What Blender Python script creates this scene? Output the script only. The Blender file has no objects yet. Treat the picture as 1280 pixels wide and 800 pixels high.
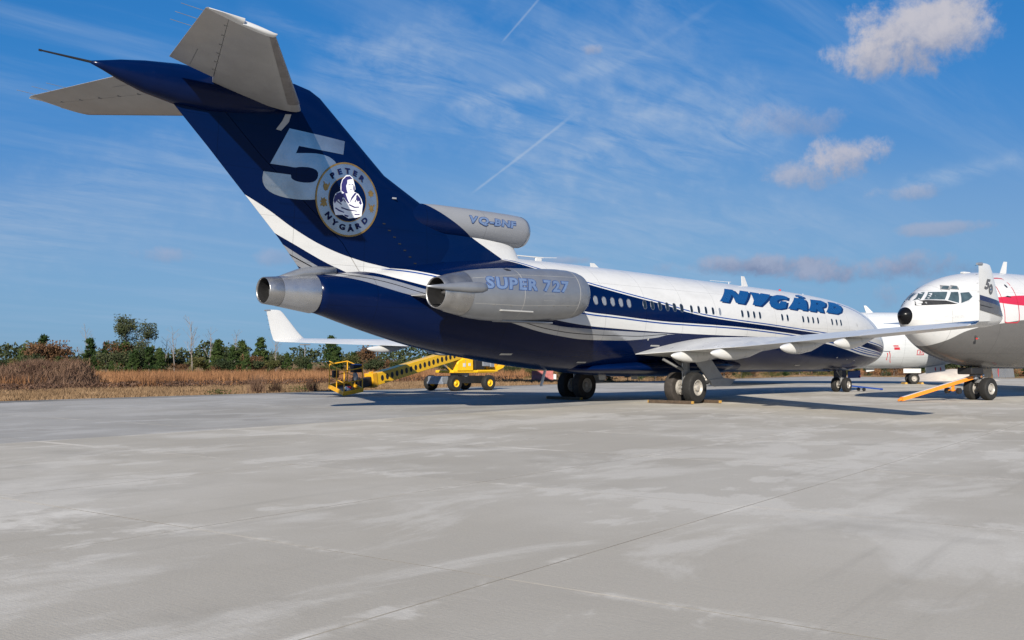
import bpy, bmesh, math, random
import numpy as np
from mathutils import Vector, Matrix
from mathutils.geometry import tessellate_polygon
random.seed(7); rng = np.random.default_rng(7)
R = math.radians
scn = bpy.context.scene
COL = scn.collection

# ------------------------------------------------------------------ camera
CAM = np.array([-33.0089, -25.6106, 1.62096])
YAW, PIT, ROL, FPX = R(44.52690), R(2.44172), R(0.13247), 1233.38
HD = np.array([math.cos(YAW), math.sin(YAW), 0.0]); RT = np.array([math.sin(YAW), -math.cos(YAW), 0.0]); UPV = np.array([0, 0, 1.0])
FWD = HD*math.cos(PIT)+UPV*math.sin(PIT); UPC = -HD*math.sin(PIT)+UPV*math.cos(PIT)
AX = RT*math.cos(ROL)+UPC*math.sin(ROL); AY = -RT*math.sin(ROL)+UPC*math.cos(ROL)
cd = bpy.data.cameras.new('camera'); cam = bpy.data.objects.new('camera', cd); COL.objects.link(cam)
cd.sensor_width = 36; cd.lens = FPX/1280*36; cd.clip_start = .1; cd.clip_end = 8000
cam.matrix_world = Matrix(((AX[0], AY[0], -FWD[0], CAM[0]), (AX[1], AY[1], -FWD[1], CAM[1]), (AX[2], AY[2], -FWD[2], CAM[2]), (0, 0, 0, 1)))
scn.camera = cam
scn.render.resolution_x, scn.render.resolution_y = 1024, 640
def ray(u, v): return FWD*FPX + AX*(u-640) - AY*(v-400)
def ground(u, D):                        # ground point in the direction of picture column u, D metres off
    d = ray(u, 453); d = d/math.hypot(d[0], d[1]); return (CAM[0]+d[0]*D, CAM[1]+d[1]*D)
def azel(u, v):
    d = ray(u, v); d = d/np.linalg.norm(d); return math.atan2(d[1], d[0]), math.asin(d[2])

# ------------------------------------------------------------------ light and exposure
SUN_AZ, SUN_EL = 38.0, 25.0
sd = Vector((math.cos(R(SUN_EL))*math.cos(R(SUN_AZ)), math.cos(R(SUN_EL))*math.sin(R(SUN_AZ)), -math.sin(R(SUN_EL))))
sl = bpy.data.lights.new('sun', 'SUN'); sl.energy = 4.25; sl.angle = R(.53); sl.color = (1, .93, .82)
so = bpy.data.objects.new('sun', sl); COL.objects.link(so); so.rotation_euler = sd.to_track_quat('-Z', 'Y').to_euler(); so.location = (-60, -40, 40)
scn.view_settings.view_transform = 'Standard'; scn.view_settings.look = 'None'; scn.view_settings.gamma = 1
scn.view_settings.exposure = .72

# ------------------------------------------------------------------ node helper
class NT:
    def __init__(s, tree): s.t = tree; s.n = tree.nodes; s.l = tree.links
    def node(s, typ, **kw):
        n = s.n.new(typ)
        for k, v in kw.items(): setattr(n, k, v)
        return n
    def put(s, sock, v):
        if isinstance(v, bpy.types.NodeSocket): s.l.new(v, sock)
        else: sock.default_value = v
    def m(s, op, a, b=None, c=None, clamp=False):
        n = s.node('ShaderNodeMath', operation=op, use_clamp=clamp)
        for i, v in enumerate((a, b, c)):
            if v is not None: s.put(n.inputs[i], v)
        return n.outputs[0]
    def mix(s, f, a, b, blend='MIX'):
        n = s.node('ShaderNodeMix', data_type='RGBA', blend_type=blend)
        s.put(n.inputs[0], f)
        for i, v in ((6, a), (7, b)):
            if isinstance(v, tuple) and len(v) == 3: v = (*v, 1)
            s.put(n.inputs[i], v)
        return n.outputs[2]
    def noise(s, vec, scale, detail=4, rough=.55, dist=0):
        n = s.node('ShaderNodeTexNoise'); n.inputs['Scale'].default_value = scale; n.inputs['Detail'].default_value = detail
        n.inputs['Roughness'].default_value = rough; n.inputs['Distortion'].default_value = dist
        if vec is not None: s.l.new(vec, n.inputs['Vector'])
        return n.outputs[0]
    def mapr(s, v, a, b, c=0, d=1, smooth=False):
        n = s.node('ShaderNodeMapRange', interpolation_type='SMOOTHSTEP' if smooth else 'LINEAR'); s.put(n.inputs[0], v)
        for i, q in enumerate((a, b, c, d)): s.put(n.inputs[i+1], q)
        return n.outputs[0]
    def scalev(s, vec, sc):
        n = s.node('ShaderNodeMapping'); s.l.new(vec, n.inputs[0]); n.inputs['Scale'].default_value = sc; return n.outputs[0]
    def ramp(s, f, stops):
        n = s.node('ShaderNodeValToRGB'); s.put(n.inputs[0], f); e = n.color_ramp.elements
        while len(e) < len(stops): e.new(.5)
        for i, (p, c) in enumerate(stops): e[i].position = p; e[i].color = (*c, 1)
        return n.outputs[0]

# ------------------------------------------------------------------ sky
w = bpy.data.worlds.new('World'); scn.world = w; w.use_nodes = True; w.cycles.sampling_method = 'MANUAL'; w.cycles.sample_map_resolution = 256; w.node_tree.nodes.clear(); N = NT(w.node_tree)
out = N.node('ShaderNodeOutputWorld'); bg = N.node('ShaderNodeBackground'); N.l.new(bg.outputs[0], out.inputs[0]); bg.inputs[1].default_value = .107
sky = N.node('ShaderNodeTexSky', sky_type='NISHITA'); sky.sun_disc = False; sky.sun_elevation = R(SUN_EL)
sky.sun_rotation = math.atan2(-sd.x, -sd.y); sky.air_density = 1.0; sky.dust_density = .35; sky.ozone_density = 2.2; sky.altitude = 20
tc = N.node('ShaderNodeTexCoord'); V = tc.outputs['Generated']
# the clear, deep (polarised) blue of the photograph: grade the physical sky's three channels
vm = N.node('ShaderNodeVectorMath', operation='SCALE'); N.l.new(sky.outputs[0], vm.inputs[0]); vm.inputs['Scale'].default_value = .02
gr = N.node('ShaderNodeRGBCurve'); N.l.new(vm.outputs[0], gr.inputs['Color']); gr.mapping.use_clip = False
for ci, pts in enumerate(([(.183, .018), (.232, .03), (.315, .06), (.372, .089), (.6, .115), (.8, .126), (1, .135), (2, .24), (5, .6)], [(.306, .113), (.50, .165), (.576, .192), (.8, .225), (1, .24), (2, .34), (5, .65)], [(.51, .31), (.73, .35), (1, .37), (2, .45), (5, .7)])):
    c = gr.mapping.curves[ci]; c.points[0].location = (0, 0); c.points[-1].location = (pts[-1][0]*.2, pts[-1][1]*.2)
    for q in pts[:-1]: c.points.new(q[0]*.2, q[1]*.2)
gr.mapping.update()
vm2 = N.node('ShaderNodeVectorMath', operation='SCALE'); N.l.new(gr.outputs[0], vm2.inputs[0]); vm2.inputs['Scale'].default_value = 50
sp = N.node('ShaderNodeSeparateXYZ'); N.l.new(V, sp.inputs[0]); X, Y, Z = sp.outputs
AZ = N.m('ARCTAN2', Y, X); EL = N.m('ARCSINE', Z)
skycol = vm2.outputs[0]
CK = .37
ck = lambda c: tuple(x*CK for x in c)
# thin high cloud: noise on a flat layer overhead, stretched along the wind
den = N.m('ADD', N.m('MAXIMUM', Z, 0), .12); cmb = N.node('ShaderNodeCombineXYZ')
N.l.new(N.m('DIVIDE', X, den), cmb.inputs[0]); N.l.new(N.m('DIVIDE', Y, den), cmb.inputs[1])
def rotmap(vec, rz, sc):
    n = N.node('ShaderNodeMapping'); N.l.new(vec, n.inputs[0]); n.inputs['Rotation'].default_value = (0, 0, rz); n.inputs['Scale'].default_value = sc; return n.outputs[0]
c1 = N.noise(rotmap(cmb.outputs[0], R(20), (.35, 1.9, 1)), 1.3, 6, .62, .5)
c2 = N.noise(rotmap(cmb.outputs[0], R(-35), (.5, 2.6, 1)), 1.0, 6, .6, .7)
c3 = N.noise(cmb.outputs[0], .55, 3, .5)
cir = N.m('ADD', N.mapr(c1, .45, .78, 0, .55, True), N.mapr(c2, .5, .8, 0, .5, True))
cir = N.m('MULTIPLY', cir, N.mapr(c3, .35, .62, .25, 1, True))
cir = N.m('MULTIPLY', cir, N.mapr(EL, 0.0, .12, .35, 1))
skycol = N.mix(N.m('MULTIPLY', cir, .85), skycol, ck((5.4, 7.4, 10.4)))
nS = N.noise(V, 40, 3); nW = N.noise(rotmap(cmb.outputs[0], R(30), (1.2, 3.5, 1)), 2.2, 6, .68, .6)
def streak(p, q, wd, dens):                # a condensation trail between two sky points
    global skycol
    (a0, e0), (a1, e1) = azel(*p), azel(*q); L = math.hypot(a1-a0, e1-e0); tx, ty = (a1-a0)/L, (e1-e0)/L
    da, de = N.m('SUBTRACT', AZ, a0), N.m('SUBTRACT', EL, e0)
    along = N.m('DIVIDE', N.m('ADD', N.m('MULTIPLY', da, tx), N.m('MULTIPLY', de, ty)), L)
    perp = N.m('ABSOLUTE', N.m('ADD', N.m('MULTIPLY', da, -ty), N.m('MULTIPLY', de, tx)))
    perp = N.m('ADD', perp, N.m('MULTIPLY', N.m('SUBTRACT', nS, .5), wd*1.3))
    if wd > .01: dens = N.mapr(nW, .34, .66, 0, dens*1.35)
    f = N.m('MULTIPLY', N.mapr(perp, wd, 0, 0, dens, True), N.m('MULTIPLY', N.mapr(along, -.05, .1, 0, 1, True), N.mapr(along, 1.1, .8, 0, 1, True)))
    skycol = N.mix(N.m('MULTIPLY', f, .8), skycol, ck((6.6, 8.2, 10.6)))
streak((592, 240), (712, 147), .0022, .55); streak((628, 52), (676, -4), .0018, .4)
streak((560, 132), (775, 80), .012, .42); streak((700, 200), (870, 125), .02, .24); streak((470, 60), (640, 165), .03, .16); streak((640, 260), (1000, 150), .05, .16)
streak((430, 130), (900, 40), .08, .34); streak((600, 190), (1000, 140), .07, .36); streak((-40, 300), (330, 190), .07, .3); streak((500, 290), (1100, 270), .05, .25); streak((380, 90), (600, 30), .05, .26); streak((300, 10), (520, 90), .016, .2); streak((760, 90), (900, 0), .005, .10); streak((1120, 235), (1300, 190), .013, .4)
nA = N.noise(V, 15, 8, .66, .35); nB = N.noise(V, 40, 5, .66)
def cumulus(u, v, ru, rv, dens, lit=(8.6, 8.4, 9.2), shade=(4.9, 5.4, 7.2), amt=1.8, soft=1.25):
    global skycol
    a0, e0 = azel(u, v); ra, re = ru/FPX, rv/FPX
    x = N.m('DIVIDE', N.m('SUBTRACT', AZ, a0), ra); y = N.m('DIVIDE', N.m('SUBTRACT', EL, e0), re)
    d = N.m('ADD', N.m('MULTIPLY', x, x), N.m('MULTIPLY', y, y))
    nn = N.m('ADD', N.m('MULTIPLY', N.m('SUBTRACT', nA, .5), amt*2.2), N.m('MULTIPLY', N.m('SUBTRACT', nB, .5), amt))
    d2 = N.m('SUBTRACT', d, nn)
    f = N.mapr(d2, 1.0, 1.0-soft, 0, dens, True)
    lt = N.mapr(N.m('ADD', N.m('ADD', y, N.m('MULTIPLY', x, .45)), N.m('MULTIPLY', N.m('SUBTRACT', nB, .5), 2.6)), -.9, .8, 0, 1, True)
    skycol = N.mix(f, skycol, N.mix(lt, ck(shade), ck(lit)))
cumulus(1145, 38, 92, 48, .95); cumulus(1080, 74, 60, 28, .9); cumulus(1205, 42, 48, 22, .7)
cumulus(1062, 197, 58, 27, .85, (8.2, 8.0, 9.0)); cumulus(1000, 220, 56, 23, .7, (7.6, 7.6, 8.8)); cumulus(985, 150, 75, 24, .42, (7.5, 7.6, 9))
cumulus(1130, 240, 45, 12, .5, (8, 7.8, 8.8)); cumulus(1180, 285, 60, 9, .5, (6.6, 6.6, 8)); cumulus(738, 62, 16, 8, .6)
cumulus(940, 332, 110, 15, 1.0, (5.2, 6.2, 8.6), (3.0, 4.0, 6.4)); cumulus(1095, 337, 130, 20, 1.0, (5.0, 6.0, 8.4), (2.8, 3.8, 6.2)); cumulus(1190, 366, 170, 22, .8, (5.0, 6.2, 8.6), (3.2, 4.2, 6.6))
cumulus(195, 318, 50, 12, .35, (7.2, 6.8, 8.4), (5, 5.2, 7)); cumulus(345, 322, 30, 12, .3, (7.2, 6.8, 8.4), (5, 5.2, 7)); cumulus(700, 325, 60, 7, .5, (6.4, 6.6, 8.2), (4.4, 4.8, 6.6))
N.l.new(skycol, bg.inputs[0])

# ------------------------------------------------------------------ materials
def newmat(name):
    m = bpy.data.materials.new(name); m.use_nodes = True; t = NT(m.node_tree); b = m.node_tree.nodes['Principled BSDF']; return m, t, b
def mat(name, col, rough=.5, metal=0, coat=0, var=.12, scale=3, rvar=.1, bump=0, bscale=60, spec=.5):
    m, t, b = newmat(name); c = t.node('ShaderNodeTexCoord').outputs['Object']
    n = t.noise(c, scale, 6, .6)
    dark = tuple(x*(1-var) for x in col); light = tuple(min(1, x*(1+var)) for x in col)
    t.put(b.inputs['Base Color'], t.mix(t.mapr(n, .3, .7), dark, light))
    t.put(b.inputs['Roughness'], t.mapr(t.noise(c, scale*2.3, 4), .3, .7, max(.03, rough-rvar), min(1, rough+rvar)))
    b.inputs['Metallic'].default_value = metal; b.inputs['Coat Weight'].default_value = coat; b.inputs['Coat Roughness'].default_value = .06; b.inputs['Specular IOR Level'].default_value = spec
    if bump:
        bn = t.node('ShaderNodeBump'); bn.inputs['Strength'].default_value = bump; bn.inputs['Distance'].default_value = .02
        t.l.new(t.noise(c, bscale, 4), bn.inputs['Height']); t.l.new(bn.outputs[0], b.inputs['Normal'])
    return m
NAVY = (.0004, .0062, .040); WHITE = (.56, .56, .55); SILVER = (.42, .43, .45); MIDBLUE = (.006, .05, .22)
M = {}
M['white'] = mat('white_paint', WHITE, .3, 0, .2, .04, 1.2, .06)
M['navy'] = mat('navy_paint', NAVY, .22, 0, .03, .1, 1.5, .05, spec=.14)
M['wing'] = mat('wing_paint', (.60, .60, .585), .34, 0, .15, .09, .9, .08)
M['stab'] = mat('tailplane_grey', (.34, .335, .325), .4, 0, .1, .08, 1.1)
M['stab_le'] = mat('tailplane_leading_edge', (.20, .185, .175), .45, .2, 0, .15, 2)
M['wing_grey'] = mat('wing_grey_panel', (.36, .355, .34), .42, 0, .1, .12, 1.2)
M['metal'] = mat('bare_metal', (.46, .465, .475), .32, .8, 0, .08, 2, .08)
M['cowl'] = mat('silver_cowl_paint', (.245, .258, .28), .36, .5, .05, .08, 2.0, .06)
M['nozzle'] = mat('heat_stained_nozzle', (.36, .355, .35), .32, .85, 0, .16, 2.5, .08)
M['chrome'] = mat('polished_chrome_vinyl', (.47, .475, .48), .14, .86, 0, .16, 1.5, .05, .3, 1.1)
M['gold'] = mat('gold_trim', (.36, .22, .07), .4, .7, 0, .25, 9)
M['dark'] = mat('dark_interior', (.012, .012, .013), .6)
M['rubber'] = mat('tyre_rubber', (.012, .0115, .011), .8, 0, 0, .35, 5, .1, .15, 30)
M['rubber_dust'] = mat('dusty_tyre_rubber', (.034, .028, .024), .85, 0, 0, .3, 5, .1, .15, 30)
M['rim'] = mat('wheel_rim_paint', (.40, .375, .34), .5, .25, 0, .2, 14)
M['strut'] = mat('grey_gear_paint', (.20, .20, .20), .45, .1, 0, .2, 6)
M['doorgrey'] = mat('gear_door_grey', (.30, .30, .30), .5, 0, 0, .1, 4)
M['steel'] = mat('strut_chrome', (.6, .6, .6), .2, 1)
M['glass'] = mat('cabin_glass', (.012, .016, .02), .08, 0, 0, .1, 2, .02, spec=.7)
M['shade'] = mat('pale_window_shade', (.20, .215, .235), .3, 0, .3, .08)
M['wframe'] = mat('blue_grey_window_frame', (.05, .06, .09), .4)
M['frame'] = mat('window_frame_paint', (.45, .46, .48), .4)
M['red'] = mat('red_paint', (.45, .02, .035), .4, 0, .2, .1)
M['redcloth'] = mat('red_cloth', (.5, .03, .025), .8)
M['orange'] = mat('orange_paint', (.78, .25, .02), .45, 0, .1, .12, 8)
M['blue'] = mat('blue_paint', (.012, .055, .27), .45, 0, .1, .1, 8)
M['yellow'] = mat('yellow_machine_paint', (.72, .36, .012), .42, 0, .15, .12, 4)
M['yellow2'] = mat('bright_yellow_hood', (.80, .46, .01), .38, 0, .2, .08, 4)
M['black'] = mat('black_plastic', (.014, .014, .015), .5)
M['greymetal'] = mat('grey_frame_metal', (.25, .27, .30), .45, .3, 0, .15, 6)
M['wood'] = mat('weathered_timber', (.075, .05, .032), .85, 0, 0, .4, 9, .1, .4, 30)
M['woodend'] = mat('yellow_timber_end', (.42, .24, .05), .8, 0, 0, .2, 9)
M['greydark'] = mat('dark_grey_stripe', (.085, .085, .09), .35)
M['letterfill'] = mat('pale_blue_letter', (.17, .245, .39), .25, .3, 0, .15, 3)
M['letterline'] = mat('navy_letter_outline', (.03, .06, .17), .35)
M['titleblue'] = mat('title_blue', (.006, .058, .185), .3, 0, .4, .05)
M['titledark'] = mat('title_shadow_navy', (.002, .014, .07), .35, 0, .3, .05)
M['pgrey'] = mat('belly_grey_paint', (.22, .215, .21), .3, .35, .2, .06, 1.5)
M['faint'] = mat('faint_grey_script', (.45, .46, .48), .4)
M['barrier'] = mat('faded_red_barrier', (.34, .10, .09), .7, 0, 0, .3, 5)
M['tarp'] = mat('pale_tarpaulin', (.55, .48, .40), .8, 0, 0, .12, 2)
M['purple'] = mat('portrait_ink', (.03, .025, .13), .4)
M['ink'] = mat('emblem_ink', (.004, .008, .05), .5, spec=.1)
M['pale'] = mat('portrait_white', (.82, .82, .84), .35)

def curve_livery(name, curves, rules, base, xr, zr, rough=.2, coat=.5, ax=('x', 'z'), seams=True, metal_for=None):
    """paint scheme: curves = {key: [(x,z)..]}, rules = list of (lo, hi, colour): painted where lo < z < hi"""
    m, t, b = newmat(name); tcn = t.node('ShaderNodeTexCoord'); s = t.node('ShaderNodeSeparateXYZ'); t.l.new(tcn.outputs['Object'], s.inputs[0])
    x, z = s.outputs[0], s.outputs[2]
    xn = t.mapr(x, xr[0], xr[1], 0, 1); outs = {}
    def K(k):
        off = 0
        if isinstance(k, tuple): k, off = k
        if isinstance(k, (int, float)): return float(k)
        if k not in outs:
            fc = t.node('ShaderNodeFloatCurve'); cm = fc.mapping; cm.use_clip = False; c = cm.curves[0]; pts = curves[k]
            P = [((px-xr[0])/(xr[1]-xr[0]), (pz-zr[0])/(zr[1]-zr[0])) for px, pz in pts]
            c.points[0].location = P[0]; c.points[-1].location = P[-1]
            for q in P[1:-1]: c.points.new(*q)
            for q in c.points: q.handle_type = 'AUTO_CLAMPED'
            cm.update(); t.l.new(xn, fc.inputs['Value']); outs[k] = t.m('MULTIPLY_ADD', fc.outputs[0], zr[1]-zr[0], zr[0])
        return t.m('ADD', outs[k], off) if off else outs[k]
    col = (*base, 1); met = 0.0
    for lo, hi, c, *cond in rules:
        f = t.m('MULTIPLY', t.m('GREATER_THAN', z, K(lo)), t.m('LESS_THAN', z, K(hi)))
        if cond: f = t.m('MULTIPLY', f, t.m('MULTIPLY', t.m('GREATER_THAN', x, cond[0][0]), t.m('LESS_THAN', x, cond[0][1])))
        col = t.mix(f, col, c)
        if c == SILVER: met = t.m('MAXIMUM', met, t.m('MULTIPLY', f, .6))
        elif not isinstance(met, float): met = t.m('MULTIPLY', met, t.m('SUBTRACT', 1, f))
    dirt = t.noise(t.scalev(tcn.outputs['Object'], (.5, 2, 2)), 1.3, 7, .65)
    col = t.mix(t.mapr(dirt, .45, .75, 0, .16), col, (.25, .25, .25), 'MULTIPLY')
    if seams:
        fr = t.m('FRACT', t.m('DIVIDE', t.m('ADD', x, 100.3), 2.54)); sm = t.m('LESS_THAN', fr, .0055)
        zb = t.m('FRACT', t.m('DIVIDE', t.m('ADD', z, 100.15), 1.31)); sm = t.m('MAXIMUM', sm, t.m('LESS_THAN', zb, .006))
        col = t.mix(t.m('MULTIPLY', sm, .55), col, (.1, .1, .1), 'MULTIPLY')
    t.put(b.inputs['Base Color'], col); t.put(b.inputs['Metallic'], met)
    t.put(b.inputs['Roughness'], t.mapr(t.noise(tcn.outputs['Object'], 2.2, 5), .3, .7, rough-.05, rough+.08))
    b.inputs['Coat Weight'].default_value = coat; b.inputs['Coat Roughness'].default_value = .05; b.inputs['Specular IOR Level'].default_value = .14
    bn = t.node('ShaderNodeBump'); bn.inputs['Strength'].default_value = .13; bn.inputs['Distance'].default_value = .05
    t.l.new(t.noise(t.scalev(tcn.outputs['Object'], (1.2, 1.2, 1.2)), 1.6, 2), bn.inputs['Height']); t.l.new(bn.outputs[0], b.inputs['Normal'])
    return m

# ------------------------------------------------------------------ object helpers
def tag(o, label=None, cat=None, group=None, kind=None):
    if label: o['label'] = label
    if cat: o['category'] = cat
    if group: o['group'] = group
    if kind: o['kind'] = kind
    return o
def empty(name, loc=(0, 0, 0), rz=0):
    o = bpy.data.objects.new(name, None); o.empty_display_size = .2; COL.objects.link(o); o.location = loc; o.rotation_euler = (0, 0, rz); return o
def link(name, me, parent=None):
    o = bpy.data.objects.new(name, me); COL.objects.link(o)
    if parent is not None: o.parent = parent
    return o
def mk(name, verts, faces, m, parent=None, smooth=False, fix=True, mi=None):
    me = bpy.data.meshes.new(name); me.from_pydata([tuple(map(float, v)) for v in verts], [], [tuple(int(i) for i in f) for f in faces])
    for q in (m if isinstance(m, (list, tuple)) else [m]): me.materials.append(q)
    if mi is not None: me.polygons.foreach_set('material_index', mi)
    if fix:
        bm = bmesh.new(); bm.from_mesh(me); bmesh.ops.recalc_face_normals(bm, faces=bm.faces); bm.to_mesh(me); bm.free()
    if smooth: me.polygons.foreach_set('use_smooth', [True]*len(me.polygons))
    me.update(); return link(name, me, parent)
class MB:
    """collects simple solids into one mesh"""
    def __init__(s): s.v = []; s.f = []
    def add(s, v, f):
        o = len(s.v); s.v += [tuple(p) for p in v]; s.f += [tuple(i+o for i in q) for q in f]; return s
    def box(s, c, d, rot=None, bev=0):
        x, y, z = d[0]/2, d[1]/2, d[2]/2
        if bev:
            b = bev; v = []; f = []
            bm = bmesh.new(); bmesh.ops.create_cube(bm, size=1, matrix=Matrix.Diagonal((d[0], d[1], d[2], 1)))
            bmesh.ops.bevel(bm, geom=bm.edges[:], offset=b, segments=2, affect='EDGES', profile=.5)
            v = [p.co.copy() for p in bm.verts]; bm.verts.index_update(); f = [[p.index for p in q.verts] for q in bm.faces]; bm.free()
        else:
            v = [Vector((i, j, k)) for i in (-x, x) for j in (-y, y) for k in (-z, z)]
            f = [(0, 1, 3, 2), (4, 6, 7, 5), (0, 4, 5, 1), (2, 3, 7, 6), (0, 2, 6, 4), (1, 5, 7, 3)]
        if rot is not None: v = [rot @ p for p in v]
        return s.add([(p.x+c[0], p.y+c[1], p.z+c[2]) for p in v], f)
    def bar(s, a, b, r, n=10, r2=None):
        a, b = Vector(a), Vector(b); d = (b-a).normalized(); u = d.orthogonal().normalized(); w_ = d.cross(u); r2 = r if r2 is None else r2
        v = [p+(u*math.cos(t)+w_*math.sin(t))*q for p, q in ((a, r), (b, r2)) for t in [2*math.pi*i/n for i in range(n)]]
        return s.add(v, [(i, (i+1) % n, n+(i+1) % n, n+i) for i in range(n)]+[tuple(range(n-1, -1, -1)), tuple(range(n, 2*n))])
    def beam(s, a, b, wy, hz):
        a, b = Vector(a), Vector(b); d = (b-a); L = d.length; q = d.to_track_quat('X', 'Z').to_matrix(); return s.box((a+b)/2, (L, wy, hz), q)
    def prism(s, pts, axis, lo, hi):
        def P(p, q): return {'y': (p[0], q, p[1]), 'x': (q, p[0], p[1]), 'z': (p[0], p[1], q)}[axis]
        n = len(pts); v = [P(p, lo) for p in pts]+[P(p, hi) for p in pts]
        tri = tessellate_polygon([[Vector((p[0], p[1], 0)) for p in pts]])
        return s.add(v, [(i, (i+1) % n, n+(i+1) % n, n+i) for i in range(n)]+[tuple(t) for t in tri]+[tuple(n+i for i in reversed(t)) for t in tri])
    def lathe(s, prof, c, n=32, axis='y', close=False):
        m_ = len(prof); v = []
        for i in range(n):
            t = 2*math.pi*i/n
            for r, h in prof:
                p = {'y': (r*math.cos(t), h, r*math.sin(t)), 'x': (h, r*math.cos(t), r*math.sin(t)), 'z': (r*math.cos(t), r*math.sin(t), h)}[axis]
                v.append((p[0]+c[0], p[1]+c[1], p[2]+c[2]))
        f = [(i*m_+j, i*m_+j+1, ((i+1) % n)*m_+j+1, ((i+1) % n)*m_+j) for i in range(n) for j in range(m_-1)]
        if close: f += [(i*m_+m_-1, i*m_, ((i+1) % n)*m_, ((i+1) % n)*m_+m_-1) for i in range(n)]
        return s.add(v, f)
    def loft(s, rings, cap=(True, True)):
        n = len(rings[0]); v = [p for r in rings for p in r]
        f = [(k*n+i, k*n+(i+1) % n, (k+1)*n+(i+1) % n, (k+1)*n+i) for k in range(len(rings)-1) for i in range(n)]
        if cap[0]: f.append(tuple(range(n-1, -1, -1)))
        if cap[1]: f.append(tuple((len(rings)-1)*n+i for i in range(n)))
        return s.add(v, f)
    def build(s, name, m, parent=None, smooth=False): return mk(name, s.v, s.f, m, parent, smooth)
def smooth_edges(o, ang=35):
    me = o.data; me.polygons.foreach_set('use_smooth', [True]*len(me.polygons))
    bm = bmesh.new(); bm.from_mesh(me)
    for e in bm.edges: e.smooth = not (len(e.link_faces) == 2 and e.calc_face_angle(0) > R(ang))
    bm.to_mesh(me); bm.free(); return o
def ell(x, cy, cz, ry, rz, n=40): return [(x, cy+ry*math.cos(2*math.pi*i/n), cz+rz*math.sin(2*math.pi*i/n)) for i in range(n)]

class Body:
    """fuselage: table of x, ztop, zbottom, half width, z of widest point"""
    def __init__(s, st): s.A = np.array(sorted(st))
    def sec(s, x):
        A = s.A; Xs = A[:, 0]; x = min(max(x, Xs[0]), Xs[-1]); i = int(np.clip(np.searchsorted(Xs, x)-1, 0, len(Xs)-2)); h = Xs[i+1]-Xs[i]; t = (x-Xs[i])/h
        def sl_(k):
            if k in (0, len(Xs)-1):
                j = 1 if k == 0 else k; return (A[j]-A[j-1])/(Xs[j]-Xs[j-1])
            d0 = (A[k]-A[k-1])/(Xs[k]-Xs[k-1]); d1 = (A[k+1]-A[k])/(Xs[k+1]-Xs[k]); sm = d0+d1
            return np.where(d0*d1 > 0, 2*d0*d1/np.where(sm == 0, 1, sm), 0)
        r = (2*t**3-3*t**2+1)*A[i]+(t**3-2*t**2+t)*h*sl_(i)+(-2*t**3+3*t**2)*A[i+1]+(t**3-t**2)*h*sl_(i+1)
        return r[1:]
    def half(s, x, z):
        zt, zb, w_, zc = s.sec(x); q = (z-zc)/((zt-zc) if z > zc else (zc-zb)); return w_*math.sqrt(max(0.0, 1-q*q))
    def on(s, x, z, side, off):
        zt, zb, w_, zc = s.sec(x); a = (zt-zc) if z > zc else (zc-zb); h = s.half(x, z)
        ny, nz = h/w_**2, (z-zc)/a**2; l = math.hypot(ny, nz) or 1
        return (x, side*(h+off*ny/l), z+off*nz/l)
    def ring(s, x, n=72):
        zt, zb, w_, zc = s.sec(x); o = []
        for i in range(n):
            t = 2*math.pi*i/n; sn = math.sin(t); o.append((x, w_*math.cos(t), zc+((zt-zc) if sn > 0 else (zc-zb))*sn))
        return o
def fill2d(outer, holes=(), maxe=.35):
    """flat polygon (with holes) cut into small triangles; returns verts 2D, tris"""
    polys = [[Vector((p[0], p[1], 0)) for p in q] for q in [outer, *holes]]
    pts = [p for q in polys for p in q]; tris = tessellate_polygon(polys)
    return refine([(p.x, p.y) for p in pts], tris, maxe)
def refine(pts, tris, maxe):
    bm = bmesh.new(); vs = [bm.verts.new((p[0], p[1], 0)) for p in pts]
    for t in tris:
        try: bm.faces.new([vs[i] for i in t])
        except ValueError: pass
    bmesh.ops.triangulate(bm, faces=bm.faces)
    for _ in range(7):
        es = [e for e in bm.edges if e.calc_length() > maxe]
        if not es: break
        bmesh.ops.subdivide_edges(bm, edges=es, cuts=1); bmesh.ops.triangulate(bm, faces=bm.faces)
    bm.verts.index_update(); v = [(p.co.x, p.co.y) for p in bm.verts]; f = [[p.index for p in q.verts] for q in bm.faces]; bm.free(); return v, f
def text2d(s, bold=0, shear=0, space=None):
    cu = bpy.data.curves.new('txt', 'FONT'); cu.body = s; cu.size = 1; cu.offset = bold; cu.shear = shear; cu.resolution_u = 3; cu.space_character = 1+(bold*2.2 if space is None else space)
    o = bpy.data.objects.new('txt', cu); COL.objects.link(o); dg = bpy.context.evaluated_depsgraph_get()
    me = bpy.data.meshes.new_from_object(o.evaluated_get(dg)); me.calc_loop_triangles()
    v = [(p.co.x, p.co.y) for p in me.vertices]; f = [tuple(t.vertices) for t in me.loop_triangles]
    bpy.data.objects.remove(o); bpy.data.curves.remove(cu); bpy.data.meshes.remove(me); return v, f
def word2d(word, bold, shear=.2, gap=.09):
    V_, F_, x = [], [], 0
    for ch in word:
        if ch == ' ': x += .3; continue
        b0, _ = text2d(ch, 0, 0); v, f = text2d(ch, bold, 0); lo, hi = np.array(b0).min(0)-bold, np.array(b0).max(0)+bold; v = np.clip(np.array(v), lo, hi)
        o = len(V_); V_ += [(p[0]-lo[0]-bold+x+shear*p[1], p[1]) for p in v]; F_ += [tuple(i+o for i in t) for t in f]; x += hi[0]-lo[0]-2*bold+gap
    return V_, F_
def fit(v, x0, x1, z0, z1):
    a = np.array(v); lo, hi = a.min(0), a.max(0); return [(x0+(p[0]-lo[0])/(hi[0]-lo[0])*(x1-x0), z0+(p[1]-lo[1])/(hi[1]-lo[1])*(z1-z0)) for p in v]
def decal(name, v, f, mp, m, parent): return mk(name, [mp(*p) for p in v], f, m, parent, fix=False)
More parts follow.
